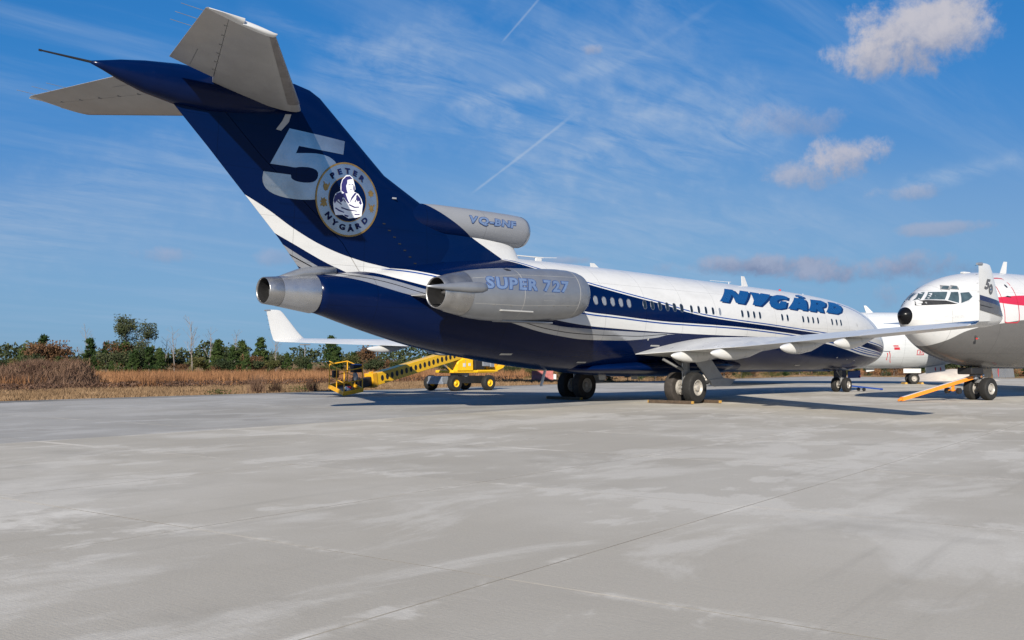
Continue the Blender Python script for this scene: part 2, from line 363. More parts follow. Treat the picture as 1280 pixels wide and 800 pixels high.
# lifting surface between chord fractions c0..c1; sections = (LE, TE, t/c, camber, normal)
def foil(sections, c0=0, c1=1, n=14):
    rings = []
    for le, te, th, cb, nor in sections:
        le, te, nor = Vector(le), Vector(te), Vector(nor); ch = (te-le).length; up, lo = [], []
        for i in range(n+1):
            q = i/n; f = c0+(c1-c0)*(1-math.cos(q*math.pi/2) if c0 == 0 else q)
            yt = 5*th*(.2969*math.sqrt(f)-.126*f-.3516*f*f+.2843*f**3-.1015*f**4); yc = cb*4*f*(1-f)
            p = le+(te-le)*f; up.append(p+nor*ch*(yc+yt)); lo.append(p+nor*ch*(yc-yt))
        ring = up+lo[::-1]
        if c0 == 0: ring = up+lo[:0:-1]
        rings.append(ring)
    return rings
def surf(name, secs, m, parent, c0=0, c1=1, n=14): return smooth_edges(MB().loft(foil(secs, c0, c1, n)).build(name, m, parent), 40)
def lerp_sec(a, b, t):
    return (Vector(a[0]).lerp(Vector(b[0]), t), Vector(a[1]).lerp(Vector(b[1]), t), a[2]+(b[2]-a[2])*t, a[3]+(b[3]-a[3])*t, a[4])
def sec_at(secs, y):
    for a, b in zip(secs, secs[1:]):
        y0, y1 = abs(Vector(a[0]).y), abs(Vector(b[0]).y)
        if y0-1e-4 <= y <= y1+1e-4: return lerp_sec(a, b, (y-y0)/(y1-y0))
TYRE = [(.48, -.42), (.62, -.49), (.86, -.5), (.95, -.44), (.992, -.32), (.992, -.27), (.975, -.255), (.992, -.24), (1, -.11), (.98, -.095), (1, -.08), (1, .08), (.98, .095), (1, .11), (.992, .24), (.975, .255), (.992, .27), (.992, .32), (.95, .44), (.86, .5), (.62, .49), (.48, .42)]
def tyre(c, r, w_, m, parent, rimr=.47, dish=.16, rimmat=None):
    t = smooth_edges(MB().lathe([(a*r, b*w_) for a, b in TYRE], c, 36).build('tyre', m, parent), 50)
    rr = rimr*r; mb = MB()
    for s in (-1, 1):
        mb.lathe([(rr*1.08, s*w_*.44), (rr*1.0, s*w_*.47), (rr*.9, s*w_*.40), (rr*.82, s*w_*(.40-dish)), (rr*.45, s*w_*(.38-dish)), (rr*.40, s*w_*.42), (rr*.28, s*w_*.46), (.004, s*w_*.46)], c, 28)
        for k in range(10):
            a = 2*math.pi*k/10; p = (c[0]+rr*.63*math.cos(a), c[1]+s*w_*(.38-dish), c[2]+rr*.63*math.sin(a)); mb.bar(p, (p[0], p[1]+s*.035*r/.6, p[2]), .055*rr, 6)
    rm = smooth_edges(mb.build('wheel_rim', rimmat or M['rim'], parent), 35); return t, rm

# ------------------------------------------------------------------ ground
SA = R(8.8); ea = np.array([math.cos(SA), math.sin(SA)]); eb = np.array([-ea[1], ea[0]]); P0 = np.array([-27.72, -20.33]); SLA, SLB = 4.63, 3.77
def ab(a, b, z=0): q = P0+ea*a+eb*b; return (q[0], q[1], z)
EDGE, AEND = 35.8, 112.0
def field_mat():
    m, t, b = newmat('dry_field'); c = t.node('ShaderNodeTexCoord').outputs['Object']
    n1 = t.noise(c, .05, 6, .6); n2 = t.noise(c, .9, 8, .7); n3 = t.noise(c, .16, 4)
    col = t.ramp(n2, [(.3, (.13, .075, .035)), (.5, (.27, .165, .075)), (.7, (.36, .24, .12))])
    col = t.mix(t.mapr(n1, .5, .66, 0, .75), col, (.10, .095, .03)); col = t.mix(t.mapr(n3, .56, .7, 0, .6), col, (.17, .08, .045))
    t.put(b.inputs['Base Color'], col); b.inputs['Roughness'].default_value = 1; b.inputs['Specular IOR Level'].default_value = .1
    return m
M['field'] = field_mat()
S_ = 3500; tag(mk('grass_field', [(-S_, -S_, -.09), (S_, -S_, -.09), (S_, S_, -.09), (-S_, S_, -.09)], [(0, 1, 2, 3)], M['field']), kind='structure')
def concrete_mat(name, base, tint, light, joint=1.0):
    m, t, b = newmat(name); co = t.node('ShaderNodeTexCoord'); ge = t.node('ShaderNodeNewGeometry'); oi = t.node('ShaderNodeObjectInfo')
    pos = ge.outputs['Position']; lo = co.outputs['Object']
    rt = t.node('ShaderNodeMapping'); t.l.new(pos, rt.inputs[0]); rt.inputs['Rotation'].default_value = (0, 0, -SA)
    big = t.noise(rt.outputs[0], .16, 4, .62); mid = t.noise(t.scalev(rt.outputs[0], (.7, 1.2, 1)), .75, 5, .65, .25); fine = t.noise(pos, 34, 3, .75); grit = t.noise(pos, 150, 1, .7)
    col = t.mix(t.mapr(big, .3, .7), base, tint)
    col = t.mix(t.mapr(oi.outputs['Random'], 0, 1, 0, .5), col, tuple(x*.78 for x in base))
    # pale lime wash with ragged edges, strongest along the joints
    s = t.node('ShaderNodeSeparateXYZ'); t.l.new(lo, s.inputs[0])
    ex = t.m('SUBTRACT', SLA/2, t.m('ABSOLUTE', s.outputs[0])); ey = t.m('SUBTRACT', SLB/2, t.m('ABSOLUTE', s.outputs[1])); ed = t.m('MINIMUM', ex, ey)
    wash = t.m('ADD', t.m('MULTIPLY', t.m('SUBTRACT', mid, .5), 2.4), t.m('MULTIPLY', t.m('SUBTRACT', big, .5), 2.2))
    wash = t.m('ADD', wash, t.mapr(ed, 0, 1.1, .16*joint, -.10))
    col = t.mix(t.mapr(wash, .22, .38, 0, .68, True), col, light)
    wash2 = t.noise(t.scalev(rt.outputs[0], (.6, 1.2, 1)), .42, 6, .66, .5)
    col = t.mix(t.mapr(wash2, .50, .62, 0, .62, True), col, light)
    col = t.mix(t.mapr(big, .42, .62, 0, .3, True), col, light)
    st = t.noise(rt.outputs[0], .33, 5, .6, .4); col = t.mix(t.mapr(st, .55, .75, 0, .42, True), col, tuple(x*.58 for x in base))
    rub = t.noise(t.scalev(rt.outputs[0], (.25, 3.5, 1)), .6, 5, .6); col = t.mix(t.mapr(rub, .58, .75, 0, .28), col, tuple(x*.5 for x in base))
    # pale crust right beside the joint
    cr = t.m('MULTIPLY', t.mapr(ed, .02, .14, 1, 0, True), t.mapr(t.noise(pos, .45, 5, .8), .50, .62)); col = t.mix(t.m('MULTIPLY', cr, .8*joint), col, tuple(min(1, x*1.15) for x in light))
    col = t.mix(t.mapr(fine, .3, .75, .0, .26), col, tuple(x*.6 for x in base)); col = t.mix(t.mapr(grit, .62, .75, 0, .3), col, (.09, .085, .08))
    # brushed texture lines across the slab
    wv = t.noise(t.scalev(rt.outputs[0], (30, .8, 1)), 2, 3, .6); col = t.mix(t.mapr(wv, .4, .7, 0, .13), col, tuple(x*.6 for x in base))
    t.put(b.inputs['Base Color'], col); t.put(b.inputs['Roughness'], t.mapr(mid, .3, .7, .82, .96)); b.inputs['Specular IOR Level'].default_value = .25
    bn = t.node('ShaderNodeBump'); bn.inputs['Strength'].default_value = .35; bn.inputs['Distance'].default_value = .01
    t.l.new(t.m('ADD', fine, t.m('MULTIPLY', wv, .5)), bn.inputs['Height']); t.l.new(bn.outputs[0], b.inputs['Normal'])
    return m
M['slab'] = concrete_mat('apron_concrete', (.445, .405, .335), (.505, .462, .386), (.61, .572, .50))
M['slab2'] = concrete_mat('older_grey_concrete', (.35, .332, .298), (.41, .39, .352), (.49, .472, .44), .4)
M['seal'] = mat('joint_filler', (.20, .185, .16), .95, 0, 0, .6, .35)
apron = mk('apron', [ab(-60, -90, -.011), ab(AEND, -90, -.011), ab(AEND, EDGE, -.011), ab(-60, EDGE, -.011)], [(0, 1, 2, 3)], M['seal']); tag(apron, kind='structure')
def slab_geo(gx=.006, bev=.003, drop=.012):
    hx, hy = SLA/2-gx, SLB/2-gx; v = []
    for (i, z) in ((0, -drop+.002), (0, -.003), (bev, 0)):
        v += [(-hx+i, -hy+i, z), (hx-i, -hy+i, z), (hx-i, hy-i, z), (-hx+i, hy-i, z)]
    f = [(8, 9, 10, 11)]+[(k*4+i, k*4+(i+1) % 4, (k+1)*4+(i+1) % 4, (k+1)*4+i) for k in (0, 1) for i in range(4)]; return v, f
sv, sf = slab_geo()
slabs = []
NB = int((EDGE+.5)//SLB)
for i in range(-13, int(AEND/SLA)):
    for j in range(-24, NB):
        c = np.array(ab((i+.5)*SLA, (j+.5)*SLB)); d = c-CAM; D = d@FWD
        if D < -2: vis = False
        else:
            u = 640+FPX*(d@AX)/max(D, 1.5); vis = -160 < u < 1440 or D < 6
        slabs.append((np.linalg.norm(d) if vis else 1e6+np.linalg.norm(d), i, j, c))
slabs.sort(key=lambda q: q[0]); meshes = {}
for key in ('slab', 'slab2'):
    me = bpy.data.meshes.new('slab'); me.from_pydata(sv, [], sf); me.materials.append(M[key]); me.materials.append(M['seal']); me.polygons.foreach_set('material_index', [0]+[1]*8); meshes[key] = me
for q in slabs[:290]:
    o = link('slab', meshes['slab2' if q[2] >= 4 else 'slab'], apron); o.location = (q[3][0], q[3][1], -random.random()*.002); o.rotation_euler = (0, 0, SA)
far = {'slab': MB(), 'slab2': MB()}
ca, sa = math.cos(SA), math.sin(SA)
for q in slabs[290:]:
    far['slab2' if q[2] >= 4 else 'slab'].add([(q[3][0]+x*ca-y*sa, q[3][1]+x*sa+y*ca, z-.001) for x, y, z in sv], sf)
for k, mb in far.items():
    if mb.v: tag(mk('slab_field', mb.v, mb.f, [M[k], M['seal']], apron, fix=False, mi=([0]+[1]*8)*(len(mb.f)//9)), kind='stuff')

# ------------------------------------------------------------------ far vegetation
def leafmat(name, stops, scale=1.1):
    m, t, b = newmat(name); ge = t.node('ShaderNodeNewGeometry'); oi = t.node('ShaderNodeObjectInfo')
    n = t.noise(ge.outputs['Position'], scale, 5, .7); n = t.m('ADD', n, t.mapr(oi.outputs['Random'], 0, 1, -.12, .12))
    t.put(b.inputs['Base Color'], t.ramp(n, stops)); b.inputs['Roughness'].default_value = .9; b.inputs['Specular IOR Level'].default_value = .15
    return m
M['pine'] = leafmat('pine_needles', [(.3, (.016, .034, .010)), (.5, (.034, .058, .016)), (.72, (.07, .095, .028))])
M['leafdark'] = leafmat('dark_evergreen_leaves', [(.3, (.02, .034, .015)), (.5, (.042, .055, .024)), (.72, (.08, .085, .042))])
M['leafolive'] = leafmat('olive_leaves', [(.3, (.03, .04, .012)), (.5, (.06, .065, .022)), (.72, (.12, .105, .04))])
M['leafrust'] = leafmat('rusty_autumn_leaves', [(.3, (.05, .028, .015)), (.5, (.10, .055, .028)), (.72, (.16, .09, .05))])
M['bark'] = mat('grey_bark', (.11, .09, .075), .95, 0, 0, .3, 4)
M['palebark'] = mat('pale_bare_bark', (.21, .185, .17), .95, 0, 0, .25, 4)
M['drygrass'] = leafmat('dry_tan_grass', [(.25, (.13, .082, .045)), (.5, (.25, .165, .095)), (.75, (.36, .25, .15))], .35)
M['sedge'] = leafmat('orange_brown_sedge', [(.28, (.115, .055, .028)), (.5, (.25, .125, .06)), (.75, (.37, .21, .11))], .22)
M['scrub'] = leafmat('brown_scrub', [(.28, (.05, .03, .02)), (.5, (.11, .065, .045)), (.75, (.19, .12, .08))], .6)
def quads(cen, size, rr=rng, flat=.0):
    """random small leaf faces at the given centres"""
    n = len(cen); d = rr.normal(size=(n, 3)); d[:, 2] *= (1-flat); d /= np.linalg.norm(d, axis=1)[:, None]
    e = rr.normal(size=(n, 3)); e -= d*(e*d).sum(1)[:, None]; e /= np.linalg.norm(e, axis=1)[:, None]
    s = size*(.6+.8*rr.random(n))[:, None]; a, b = d*s, e*s*.6
    return np.stack([cen-a, cen+b*.9, cen+a, cen-b*.9], 1).reshape(-1, 3)
def fast_mesh(name, V_, k, m):
    V_ = np.asarray(V_, np.float32); n = len(V_); nf = n//k; me = bpy.data.meshes.new(name)
    me.vertices.add(n); me.vertices.foreach_set('co', V_.ravel()); me.loops.add(n); me.loops.foreach_set('vertex_index', np.arange(n, dtype=np.int32))
    me.polygons.add(nf); me.polygons.foreach_set('loop_start', np.arange(0, n, k, dtype=np.int32)); me.polygons.foreach_set('loop_total', np.full(nf, k, np.int32))
    me.materials.append(m); me.update(); me.validate(); return me
def limbs(mb, p, d, L, r, depth, spread, rnd, ends, nseg=2):
    for s in range(nseg):
        q = p+d*(L/nseg); r2 = r*.8; mb.bar(p, q, r, 5, r2); p, r = q, r2
        d = (d+Vector((rnd.uniform(-.14, .14), rnd.uniform(-.14, .14), rnd.uniform(-.02, .12)))).normalized()
    ends.append(p.copy())
    if depth > 0:
        for k in range(rnd.choice((2, 3, 3))):
            e = (d+Vector((rnd.uniform(-1, 1), rnd.uniform(-1, 1), rnd.uniform(-.1, .5)))*spread).normalized()
            limbs(mb, p, e, L*rnd.uniform(.55, .8), r*.72, depth-1, spread, rnd, ends)
def proto_pine(h, seed):
    rnd = random.Random(seed); rr = np.random.default_rng(seed); tr = MB(); tr.bar((0, 0, 0), (rnd.uniform(-.1, .1), 0, h*.95), .035*h**.7, 6, .012); C_ = []
    z = h*rnd.uniform(.12, .25)
    while z < h:
        f = 1-(z/h); rad = (.10+.30*f**.8)*h*rnd.uniform(.65, 1.1)*.62
        for k in range(rnd.randint(4, 6)):
            a = rnd.uniform(0, 6.28); e = Vector((math.cos(a)*rad, math.sin(a)*rad, z+rad*rnd.uniform(.05, .45))); tr.bar((0, 0, z), e, .012*h**.5, 4, .006)
            for q in (.45, .75, 1.0):
                c = Vector((0, 0, z)).lerp(e, q); C_.append(np.array(c)+rr.normal(size=(24, 3))*np.array([.13, .13, .10])*(.5+.35*h*.2))
        z += h*rnd.uniform(.06, .10)
    C_.append(np.array([0, 0, h*.97])+rr.normal(size=(20, 3))*np.array([.06, .06, .16]))
    return tr, quads(np.concatenate(C_), .085), 'pine', 'bark'
def proto_broad(h, wd, seed, leaf, n=2600, base=.12, bark='bark', size=.10):
    rnd = random.Random(seed); rr = np.random.default_rng(seed); tr = MB(); ends = []
    limbs(tr, Vector((0, 0, 0)), Vector((rnd.uniform(-.1, .1), rnd.uniform(-.1, .1), 1)).normalized(), h*.34, .03*h**.8, 3, .75, rnd, ends)
    E_ = np.array([tuple(e) for e in ends]); E_ = E_[E_[:, 2] > h*base]
    mx = np.abs(E_[:, :2]).max()+.01; kz = h*.9/E_[:, 2].max(); kw = wd*.5/mx; E_[:, :2] *= kw; E_[:, 2] *= kz; tr.v = [(p[0]*kw, p[1]*kw, p[2]*kz) for p in tr.v]
    low = np.stack([rr.normal(size=10)*wd*.25, rr.normal(size=10)*wd*.25, h*(base+rr.random(10)*.35)], 1); E_ = np.concatenate([E_, low])
    k = rr.integers(0, len(E_), n); sc = .065*wd+.045*h if h < 5 else .42
    C_ = E_[k]+np.clip(rr.normal(size=(n, 3)), -1.5, 1.5)*np.array([sc, sc, sc*.8])*(.5+rr.random((len(E_), 1))[k]); C_[:, 2] = np.maximum(C_[:, 2], .05)
    return tr, quads(C_, size), leaf, bark
def proto_bare(h, seed):
    rnd = random.Random(seed); rr = np.random.default_rng(seed); tr = MB(); tw = MB(); p = Vector((0, 0, 0)); d = Vector((rnd.uniform(-.05, .05), rnd.uniform(-.05, .05), 1)); ends = []
    r = .020*h; n = 7
    for s in range(n):
        q = p+d.normalized()*h/n; tr.bar(p, q, r, 6, r*.82); r *= .82; p = q; d = (d+Vector((rnd.uniform(-.09, .09), rnd.uniform(-.09, .09), 0)))
        if s > 1:
            for k in range(3):
                e = Vector((rnd.uniform(-1, 1), rnd.uniform(-1, 1), rnd.uniform(.5, 1.3))).normalized(); limbs(tw, q, e, h*.14*(1.25-s/n*.6), max(.018, r*.55), 2, .55, rnd, ends)
    return tr, tw, None, 'palebark'
def build_tree(name, pr, cname='crown'):
    tr, cr, lm, bk = pr; o = tr.build('trunk', M[bk]); root = empty(name); o.parent = root
    if isinstance(cr, MB): c = cr.build('branches', M[bk], root)
    else: c = link(cname, fast_mesh(cname, cr, 4, M[lm]), root)
    return root
def clone(root, loc, rz, sc):
    r = root.copy(); COL.objects.link(r); r.location = loc; r.rotation_euler = (0, 0, rz); r.scale = sc
    for ch in root.children:
        c = ch.copy(); COL.objects.link(c); c.parent = r
        for g in ch.children: d = g.copy(); COL.objects.link(d); d.parent = c
    return r
def tree_dist(u):
    d = ray(u, 453); h_ = math.atan2(d[1], d[0])-SA; cb = (P0-CAM[:2]); ca_, cb_ = -(cb@ea), -(cb@eb)
    e1 = (EDGE-cb_)/max(math.sin(h_), .03); e2 = (AEND-ca_)/max(math.cos(h_), .03); return min(e1, e2), e1 < e2
protos = {}
def use(kind, maker, loc, sc, label, cat, group):
    rz = random.uniform(0, 6.28)
    if kind not in protos:
        protos[kind] = maker(); o = protos[kind]; o.location = loc; o.scale = sc; o.rotation_euler = (0, 0, rz)
    else: o = clone(protos[kind], loc, rz, sc)
    for k in ('label', 'category', 'group'):
        if k in o: del o[k]
    tag(o, label, cat, group); return o
pineL = [('pine%d' % i, (lambda i=i: build_tree('pine_tree', proto_pine(3.6, 20+i)))) for i in range(3)]
darkL = [('dark%d' % i, (lambda i=i: build_tree('evergreen_shrub', proto_broad(2.7, 2.9, 40+i, 'leafdark', 2400, .05)))) for i in range(2)]
oliveL = [('olive%d' % i, (lambda i=i: build_tree('olive_shrub', proto_broad(2.5, 2.9, 50+i, 'leafolive', 2200, .05)))) for i in range(2)]
rustL = [('rust%d' % i, (lambda i=i: build_tree('brown_shrub', proto_broad(2.5, 2.6, 60+i, 'leafrust', 1500, .1, 'bark', .09)))) for i in range(2)]
bareL = [('bare%d' % i, (lambda i=i: build_tree('bare_tree', proto_bare(5.0, 80+i)))) for i in range(3)]
def plant(lst, u, D, s, label, cat, group, sz=None):
    k, f = random.choice(lst); x, y = ground(u, D); return use(k, f, (x, y, -.09), (s, s, sz or s), label, cat, group)
def region(u):
    for lim, t in ((100, 'behind the dirt mound'), (200, 'near the tallest tree'), (300, 'below the row of bare trees'), (400, 'below the far winglet'), (470, 'behind the boom lift basket'), (640, 'behind the yellow boom lift'), (760, 'past the far main wheels'), (1030, 'below the blue jet'), (1200, 'below the plain white jet')):
        if u < lim: return t
    return 'below the grey bellied jet'
u = -70.0
while u < 1360:
    dd, left = tree_dist(u); base = max(dd+9, 104) if u < 760 else dd+7
    for row in range(3):
        if 760 < u < 1360 and row == 2: continue
        D = base+row*9+random.uniform(-4, 4); uu = u+random.uniform(-6, 6); k = random.random(); s = random.uniform(.7, 1.15)*(1 if D < 125 else 1.12)
        s *= .86*(1+.22*math.sin(u*.045)+.12*math.sin(u*.13+2))
        if row == 0: s *= .75
        if random.random() < .16: continue
        if k < (.28 if u < 500 else .2): plant(pineL, uu, D, s*.95, 'small green pine in the tree line '+region(uu), 'tree', 'young pines '+region(uu))
        elif k < .58: plant(darkL, uu, D, s, 'low dark evergreen shrub in the tree line '+region(uu), 'shrub', 'dark shrubs '+region(uu))
        elif k < .83: plant(oliveL, uu, D, s, 'low olive green shrub in the tree line '+region(uu), 'shrub', 'olive shrubs '+region(uu))
        else: plant(rustL, uu, D, s, 'low brown autumn shrub in the tree line '+region(uu), 'shrub', 'brown shrubs '+region(uu))
    u += 17 if u < 760 else 20
# trees that stand out
x, y = ground(163, 118); use('big', lambda: build_tree('tall_tree', proto_broad(6.9, 4.6, 12, 'leafdark', 9000, .16, 'palebark', .085)), (x, y, -.09), (1, 1, 1), 'tallest dark green tree above the far tree line, beyond the left field', 'tree', None)
plant(rustL, 152, 116, 1.35, 'brown leafed tree leaning against the tallest dark tree', 'tree', None, 1.5)
plant(pineL, 112, 118, 1.15, 'green pine just left of the tallest dark tree', 'tree', None)
for q, (uu, D, s, lb) in enumerate([(110, 122, 1.0, 'bare grey tree top behind the pine left of the tallest tree'), (187, 118, .82, 'bare pinkish grey tree right of the tallest dark tree'), (218, 118, .95, 'bare grey tree, second to the right of the tallest dark tree'), (206, 120, .8, 'faint bare tree between two taller bare trees left of the field'), (240, 112, 1.14, 'tallest pale bare tree with a straight trunk above the brown field'), (261, 116, .94, 'bare pale tree just right of the tallest bare tree'), (292, 118, .92, 'thin bare tree standing alone above the young pines'), (345, 114, .95, 'bare pale trunk below the white winglet'), (30, 118, .62, 'low bare tree above the dirt mound at the far left')]):
    plant(bareL, uu, D, s, lb, 'tree', None)
for uu, s, lb in ((325, 1.18, 'green pine with a dense top below the far winglet'), (303, 1.1, 'narrow green pine left of the pine below the far winglet'), (272, 1.12, 'dark green pine between two bare trees'), (415, 1.25, 'green pine behind the basket of the yellow boom lift')): plant(pineL, uu, 112, s, lb, 'tree', None)
for uu, s, lb in ((455, 1.2, 'tall brown leafed tree behind the lowered yellow boom'), (60, 1.25, 'round brown tree rising behind the dirt mound'), (40, 1.15, 'purplish brown tree behind the left end of the dirt mound'), (80, 1.2, 'brown leafed tree behind the right end of the dirt mound')): plant(rustL, uu, 108, s, lb, 'tree', None, s*1.15)
# far woods as one mass
C_ = []
for uu in np.arange(-140, 1420, 1.6):
    D = 330+40*math.sin(uu*.02); x, y = ground(uu, D); hh = 5.2+1.6*math.sin(uu*.051)+1.2*math.sin(uu*.17+1)+random.uniform(-.6, .6)
    n = 26; C_.append(np.stack([x+rng.normal(size=n)*1.4, y+rng.normal(size=n)*1.4, rng.random(n)**.7*hh], 1))
tag(link('far_woods', fast_mesh('far_woods', quads(np.concatenate(C_), .55), 4, M['leafdark'])), 'dark green woods along the horizon', 'woods', None, 'stuff')
def blades(pos, h, wd, lean=.35):
    n = len(pos); a = rng.random(n)*6.283; h_ = (h[0]+(h[1]-h[0])*rng.random(n)); w_ = wd*(.6+.8*rng.random(n)); l = rng.normal(size=(n, 2))*lean*h_[:, None]
    dx = np.stack([np.cos(a)*w_, np.sin(a)*w_, np.zeros(n)], 1); top = pos+np.stack([l[:, 0], l[:, 1], h_], 1); return np.stack([pos-dx, pos+dx, top], 1).reshape(-1, 3)
def scatter(n, b0, b1, clump=0):
    o = []
    while len(o) < n:
        uu = rng.random()*1480-100; d = ray(uu, 453); h_ = math.atan2(d[1], d[0])-SA; d0, left = tree_dist(uu); D = d0+(b0+(b1-b0)*rng.random())*(1/max(math.sin(h_), .3) if left else 1)
        x, y = ground(uu, D)
        if clump:
            for k in range(clump): o.append((x+rng.normal()*.16, y+rng.normal()*.16, -.09))
        else: o.append((x, y, -.09))
    return np.array(o[:n])
tag(link('short_dry_grass', fast_mesh('short_dry_grass', blades(scatter(80000, .1, 15, 6), (.06, .24), .022), 3, M['drygrass'])), 'short tan dry grass along the apron edge', 'grass', None, 'stuff')
tag(link('brown_sedge', fast_mesh('brown_sedge', blades(scatter(85000, 17, 42, 14), (.45, 1.1), .028, .2), 3, M['sedge'])), 'tall orange brown sedge in front of the trees', 'grass', None, 'stuff')
tag(link('low_scrub', fast_mesh('low_scrub', quads(scatter(26000, 13, 21, 30)+np.concatenate([rng.normal(size=(26000, 2))*.2, rng.random((26000, 1))*.4], 1), .07), 4, M['scrub'])), 'low dark brown scrub across the field', 'ground cover', None, 'stuff')
# weeds at the apron edge
for uu, s, lb in ((322, 1.0, 'dark brown weed clump at the apron edge below the far winglet'), (389, .8, 'smaller brown weed clump left of the boom lift basket'), (345, .7, 'thin leaning weed between two brown weed clumps')):
    D = tree_dist(uu)[0]+1.5; x, y = ground(uu, D); n = 260; ph = np.stack([rng.normal(size=n)*.22*s, rng.normal(size=n)*.22*s, np.zeros(n)], 1)
    o = link('weed_clump', fast_mesh('weed_clump', blades(ph, (.5*s, 1.25*s), .012, .28), 3, M['scrub'])); o.location = (x, y, -.09); tag(o, lb, 'weed')
for uu, s, lb in ((92*1.0+180, .3, 'tiny green weed at the apron edge in front of the bare trees'), (372, .4, 'low green weed patch left of the boom lift basket')):
    D = tree_dist(uu)[0]+1; x, y = ground(uu, D); n = 160; ph = np.stack([rng.normal(size=n)*.35, rng.normal(size=n)*.35, rng.random(n)*s], 1)
    o = link('green_weed', fast_mesh('green_weed', quads(ph, .05), 4, M['leafolive'])); o.location = (x, y, -.09); tag(o, lb, 'weed', None, 'stuff')
# dirt mound at the left
def mound_h(t, s_):
    e = min(1, max(0, (1-t)/.10))**.8*min(1, t/.06+.4); return 1.4*e*(1-s_*s_)**.8*(.86+.13*math.sin(t*9+1)+.10*math.sin(t*23)+.06*math.sin(t*51+s_*9))
vv, ff = [], []; na, nb = 120, 26
A0 = np.array(ground(-95, 70)); A1 = np.array(ground(118, 68)); dv = A1-A0; nv = np.array([-dv[1], dv[0]])/np.linalg.norm(dv)
for i in range(na):
    for j in range(nb):
        t, s_ = i/(na-1), -1+2*j/(nb-1); p = A0+dv*t+nv*s_*3.2; vv.append((p[0]+rng.normal()*.05, p[1]+rng.normal()*.05, -.12+mound_h(t, s_)*(1+rng.normal()*.05)))
ff = [(i*nb+j, (i+1)*nb+j, (i+1)*nb+j+1, i*nb+j+1) for i in range(na-1) for j in range(nb-1)]
M['dirt'] = mat('scrubby_dirt', (.10, .062, .044), .95, 0, 0, .5, 1.0, .02, .4, 5)
tag(mk('dirt_mound', vv, ff, M['dirt']), 'long brown dirt mound at the far left of the field', 'mound', None, 'structure')
k = rng.integers(0, len(vv), 9000); C_ = np.array(vv)[k]+np.concatenate([rng.normal(size=(9000, 2))*.25, rng.random((9000, 1))*.28], 1)
C_[:, 2] -= .1
tag(link('mound_scrub', fast_mesh('mound_scrub', blades(np.repeat(C_, 3, 0)+rng.normal(size=(27000, 3))*[.12, .12, 0], (.12, .5), .02, .5), 3, M['scrub'])), 'dry brown brush covering the dirt mound', 'ground cover', None, 'stuff')
k = k[:1500]; k = k[np.abs((k % nb)/(nb-1)*2-1) < .5]; C_ = np.array(vv)[k]+np.concatenate([rng.normal(size=(len(k), 2))*.2, rng.random((len(k), 1))*.2], 1)
tag(link('mound_moss', fast_mesh('mound_moss', quads(C_, .08), 4, M['leafolive'])), 'green growth along the crest of the dirt mound', 'ground cover', None, 'stuff')
# mast on the horizon
x, y = ground(381, 210); up = empty('light_mast', (x, y, -.09)); tag(up, 'thin dark light mast far off above the trees right of the far winglet', 'mast')
MB().bar((0, 0, 0), (0, 0, 5.2), .14, 8, .09).build('pole', M['strut'], up); MB().box((0, 0, 5.25), (1.6, 1.6, .22)).bar((-.9, .5, 5.3), (.9, -.5, 5.3), .09).build('lamp_head', M['strut'], up)
# red barrier and pale pile at the far side of the apron
x, y = ground(678, 92); br = empty('traffic_barrier', (x, y, -.04), YAW-R(88)); tag(br, 'faded red barrier beside the far main wheels of the blue and white jet', 'barrier')
MB().prism([(-.3, 0), (.3, 0), (.24, .22), (.13, .42), (.11, .85), (-.11, .85), (-.13, .42), (-.24, .22)], 'x', -1.0, 1.0).build('body', M['barrier'], br); MB().box((1.15, 0, .3), (.28, .4, .5), None, .05).build('end_block', M['white'], br)
x, y = ground(1187, 100); vv = []
for i in range(22):
    for j in range(14):
        a, b_ = -1+2*i/21, -1+2*j/13; vv.append((a*4.2, b_*2.4, max(-.05, 1.05*(1-abs(a)**1.6)*(1-b_*b_)+.12*math.sin(a*9+b_*3)*(1-a*a)*(1-b_*b_))))
o = mk('tarpaulin_heap', vv, [(i*14+j, (i+1)*14+j, (i+1)*14+j+1, i*14+j+1) for i in range(21) for j in range(13)], M['tarp'], None, True); o.location = (x, y, -.03); o.rotation_euler = (0, 0, YAW-R(90)); tag(o, 'pale heap under a cover behind the grey bellied jet', 'heap')

# ------------------------------------------------------------------ the blue and white trijet
B7 = Body([(-16.6, 4.22, 3.28, .50, 3.74), (-15.6, 4.33, 3.10, .62, 3.72), (-14.6, 4.44, 2.83, .84, 3.70), (-13, 4.68, 2.42, 1.13, 3.68), (-11.4, 4.95, 2.07, 1.40, 3.65), (-9.4, 5.24, 1.77, 1.65, 3.62), (-7, 5.45, 1.47, 1.82, 3.60), (-4.6, 5.47, 1.28, 1.88, 3.58), (-1.4, 5.45, 1.20, 1.88, 3.55), (6.4, 5.36, 1.18, 1.88, 3.47), (11.2, 5.30, 1.17, 1.88, 3.42), (14.5, 5.22, 1.16, 1.87, 3.37), (16.7, 5.10, 1.16, 1.83, 3.30), (18.2, 4.96, 1.17, 1.76, 3.22), (19.2, 4.83, 1.19, 1.68, 3.13), (20.3, 4.60, 1.25, 1.54, 3.02), (21.2, 4.36, 1.33, 1.37, 2.90), (22, 4.08, 1.45, 1.16, 2.78), (22.7, 3.72, 1.61, .93, 2.68), (23.3, 3.32, 1.80, .68, 2.58), (23.75, 2.98, 2.02, .43, 2.50), (24, 2.72, 2.22, .22, 2.46), (24.09, 2.47, 2.42, .02, 2.445)])
XR, ZR = (-16.6, 24.1), (.8, 5.8)
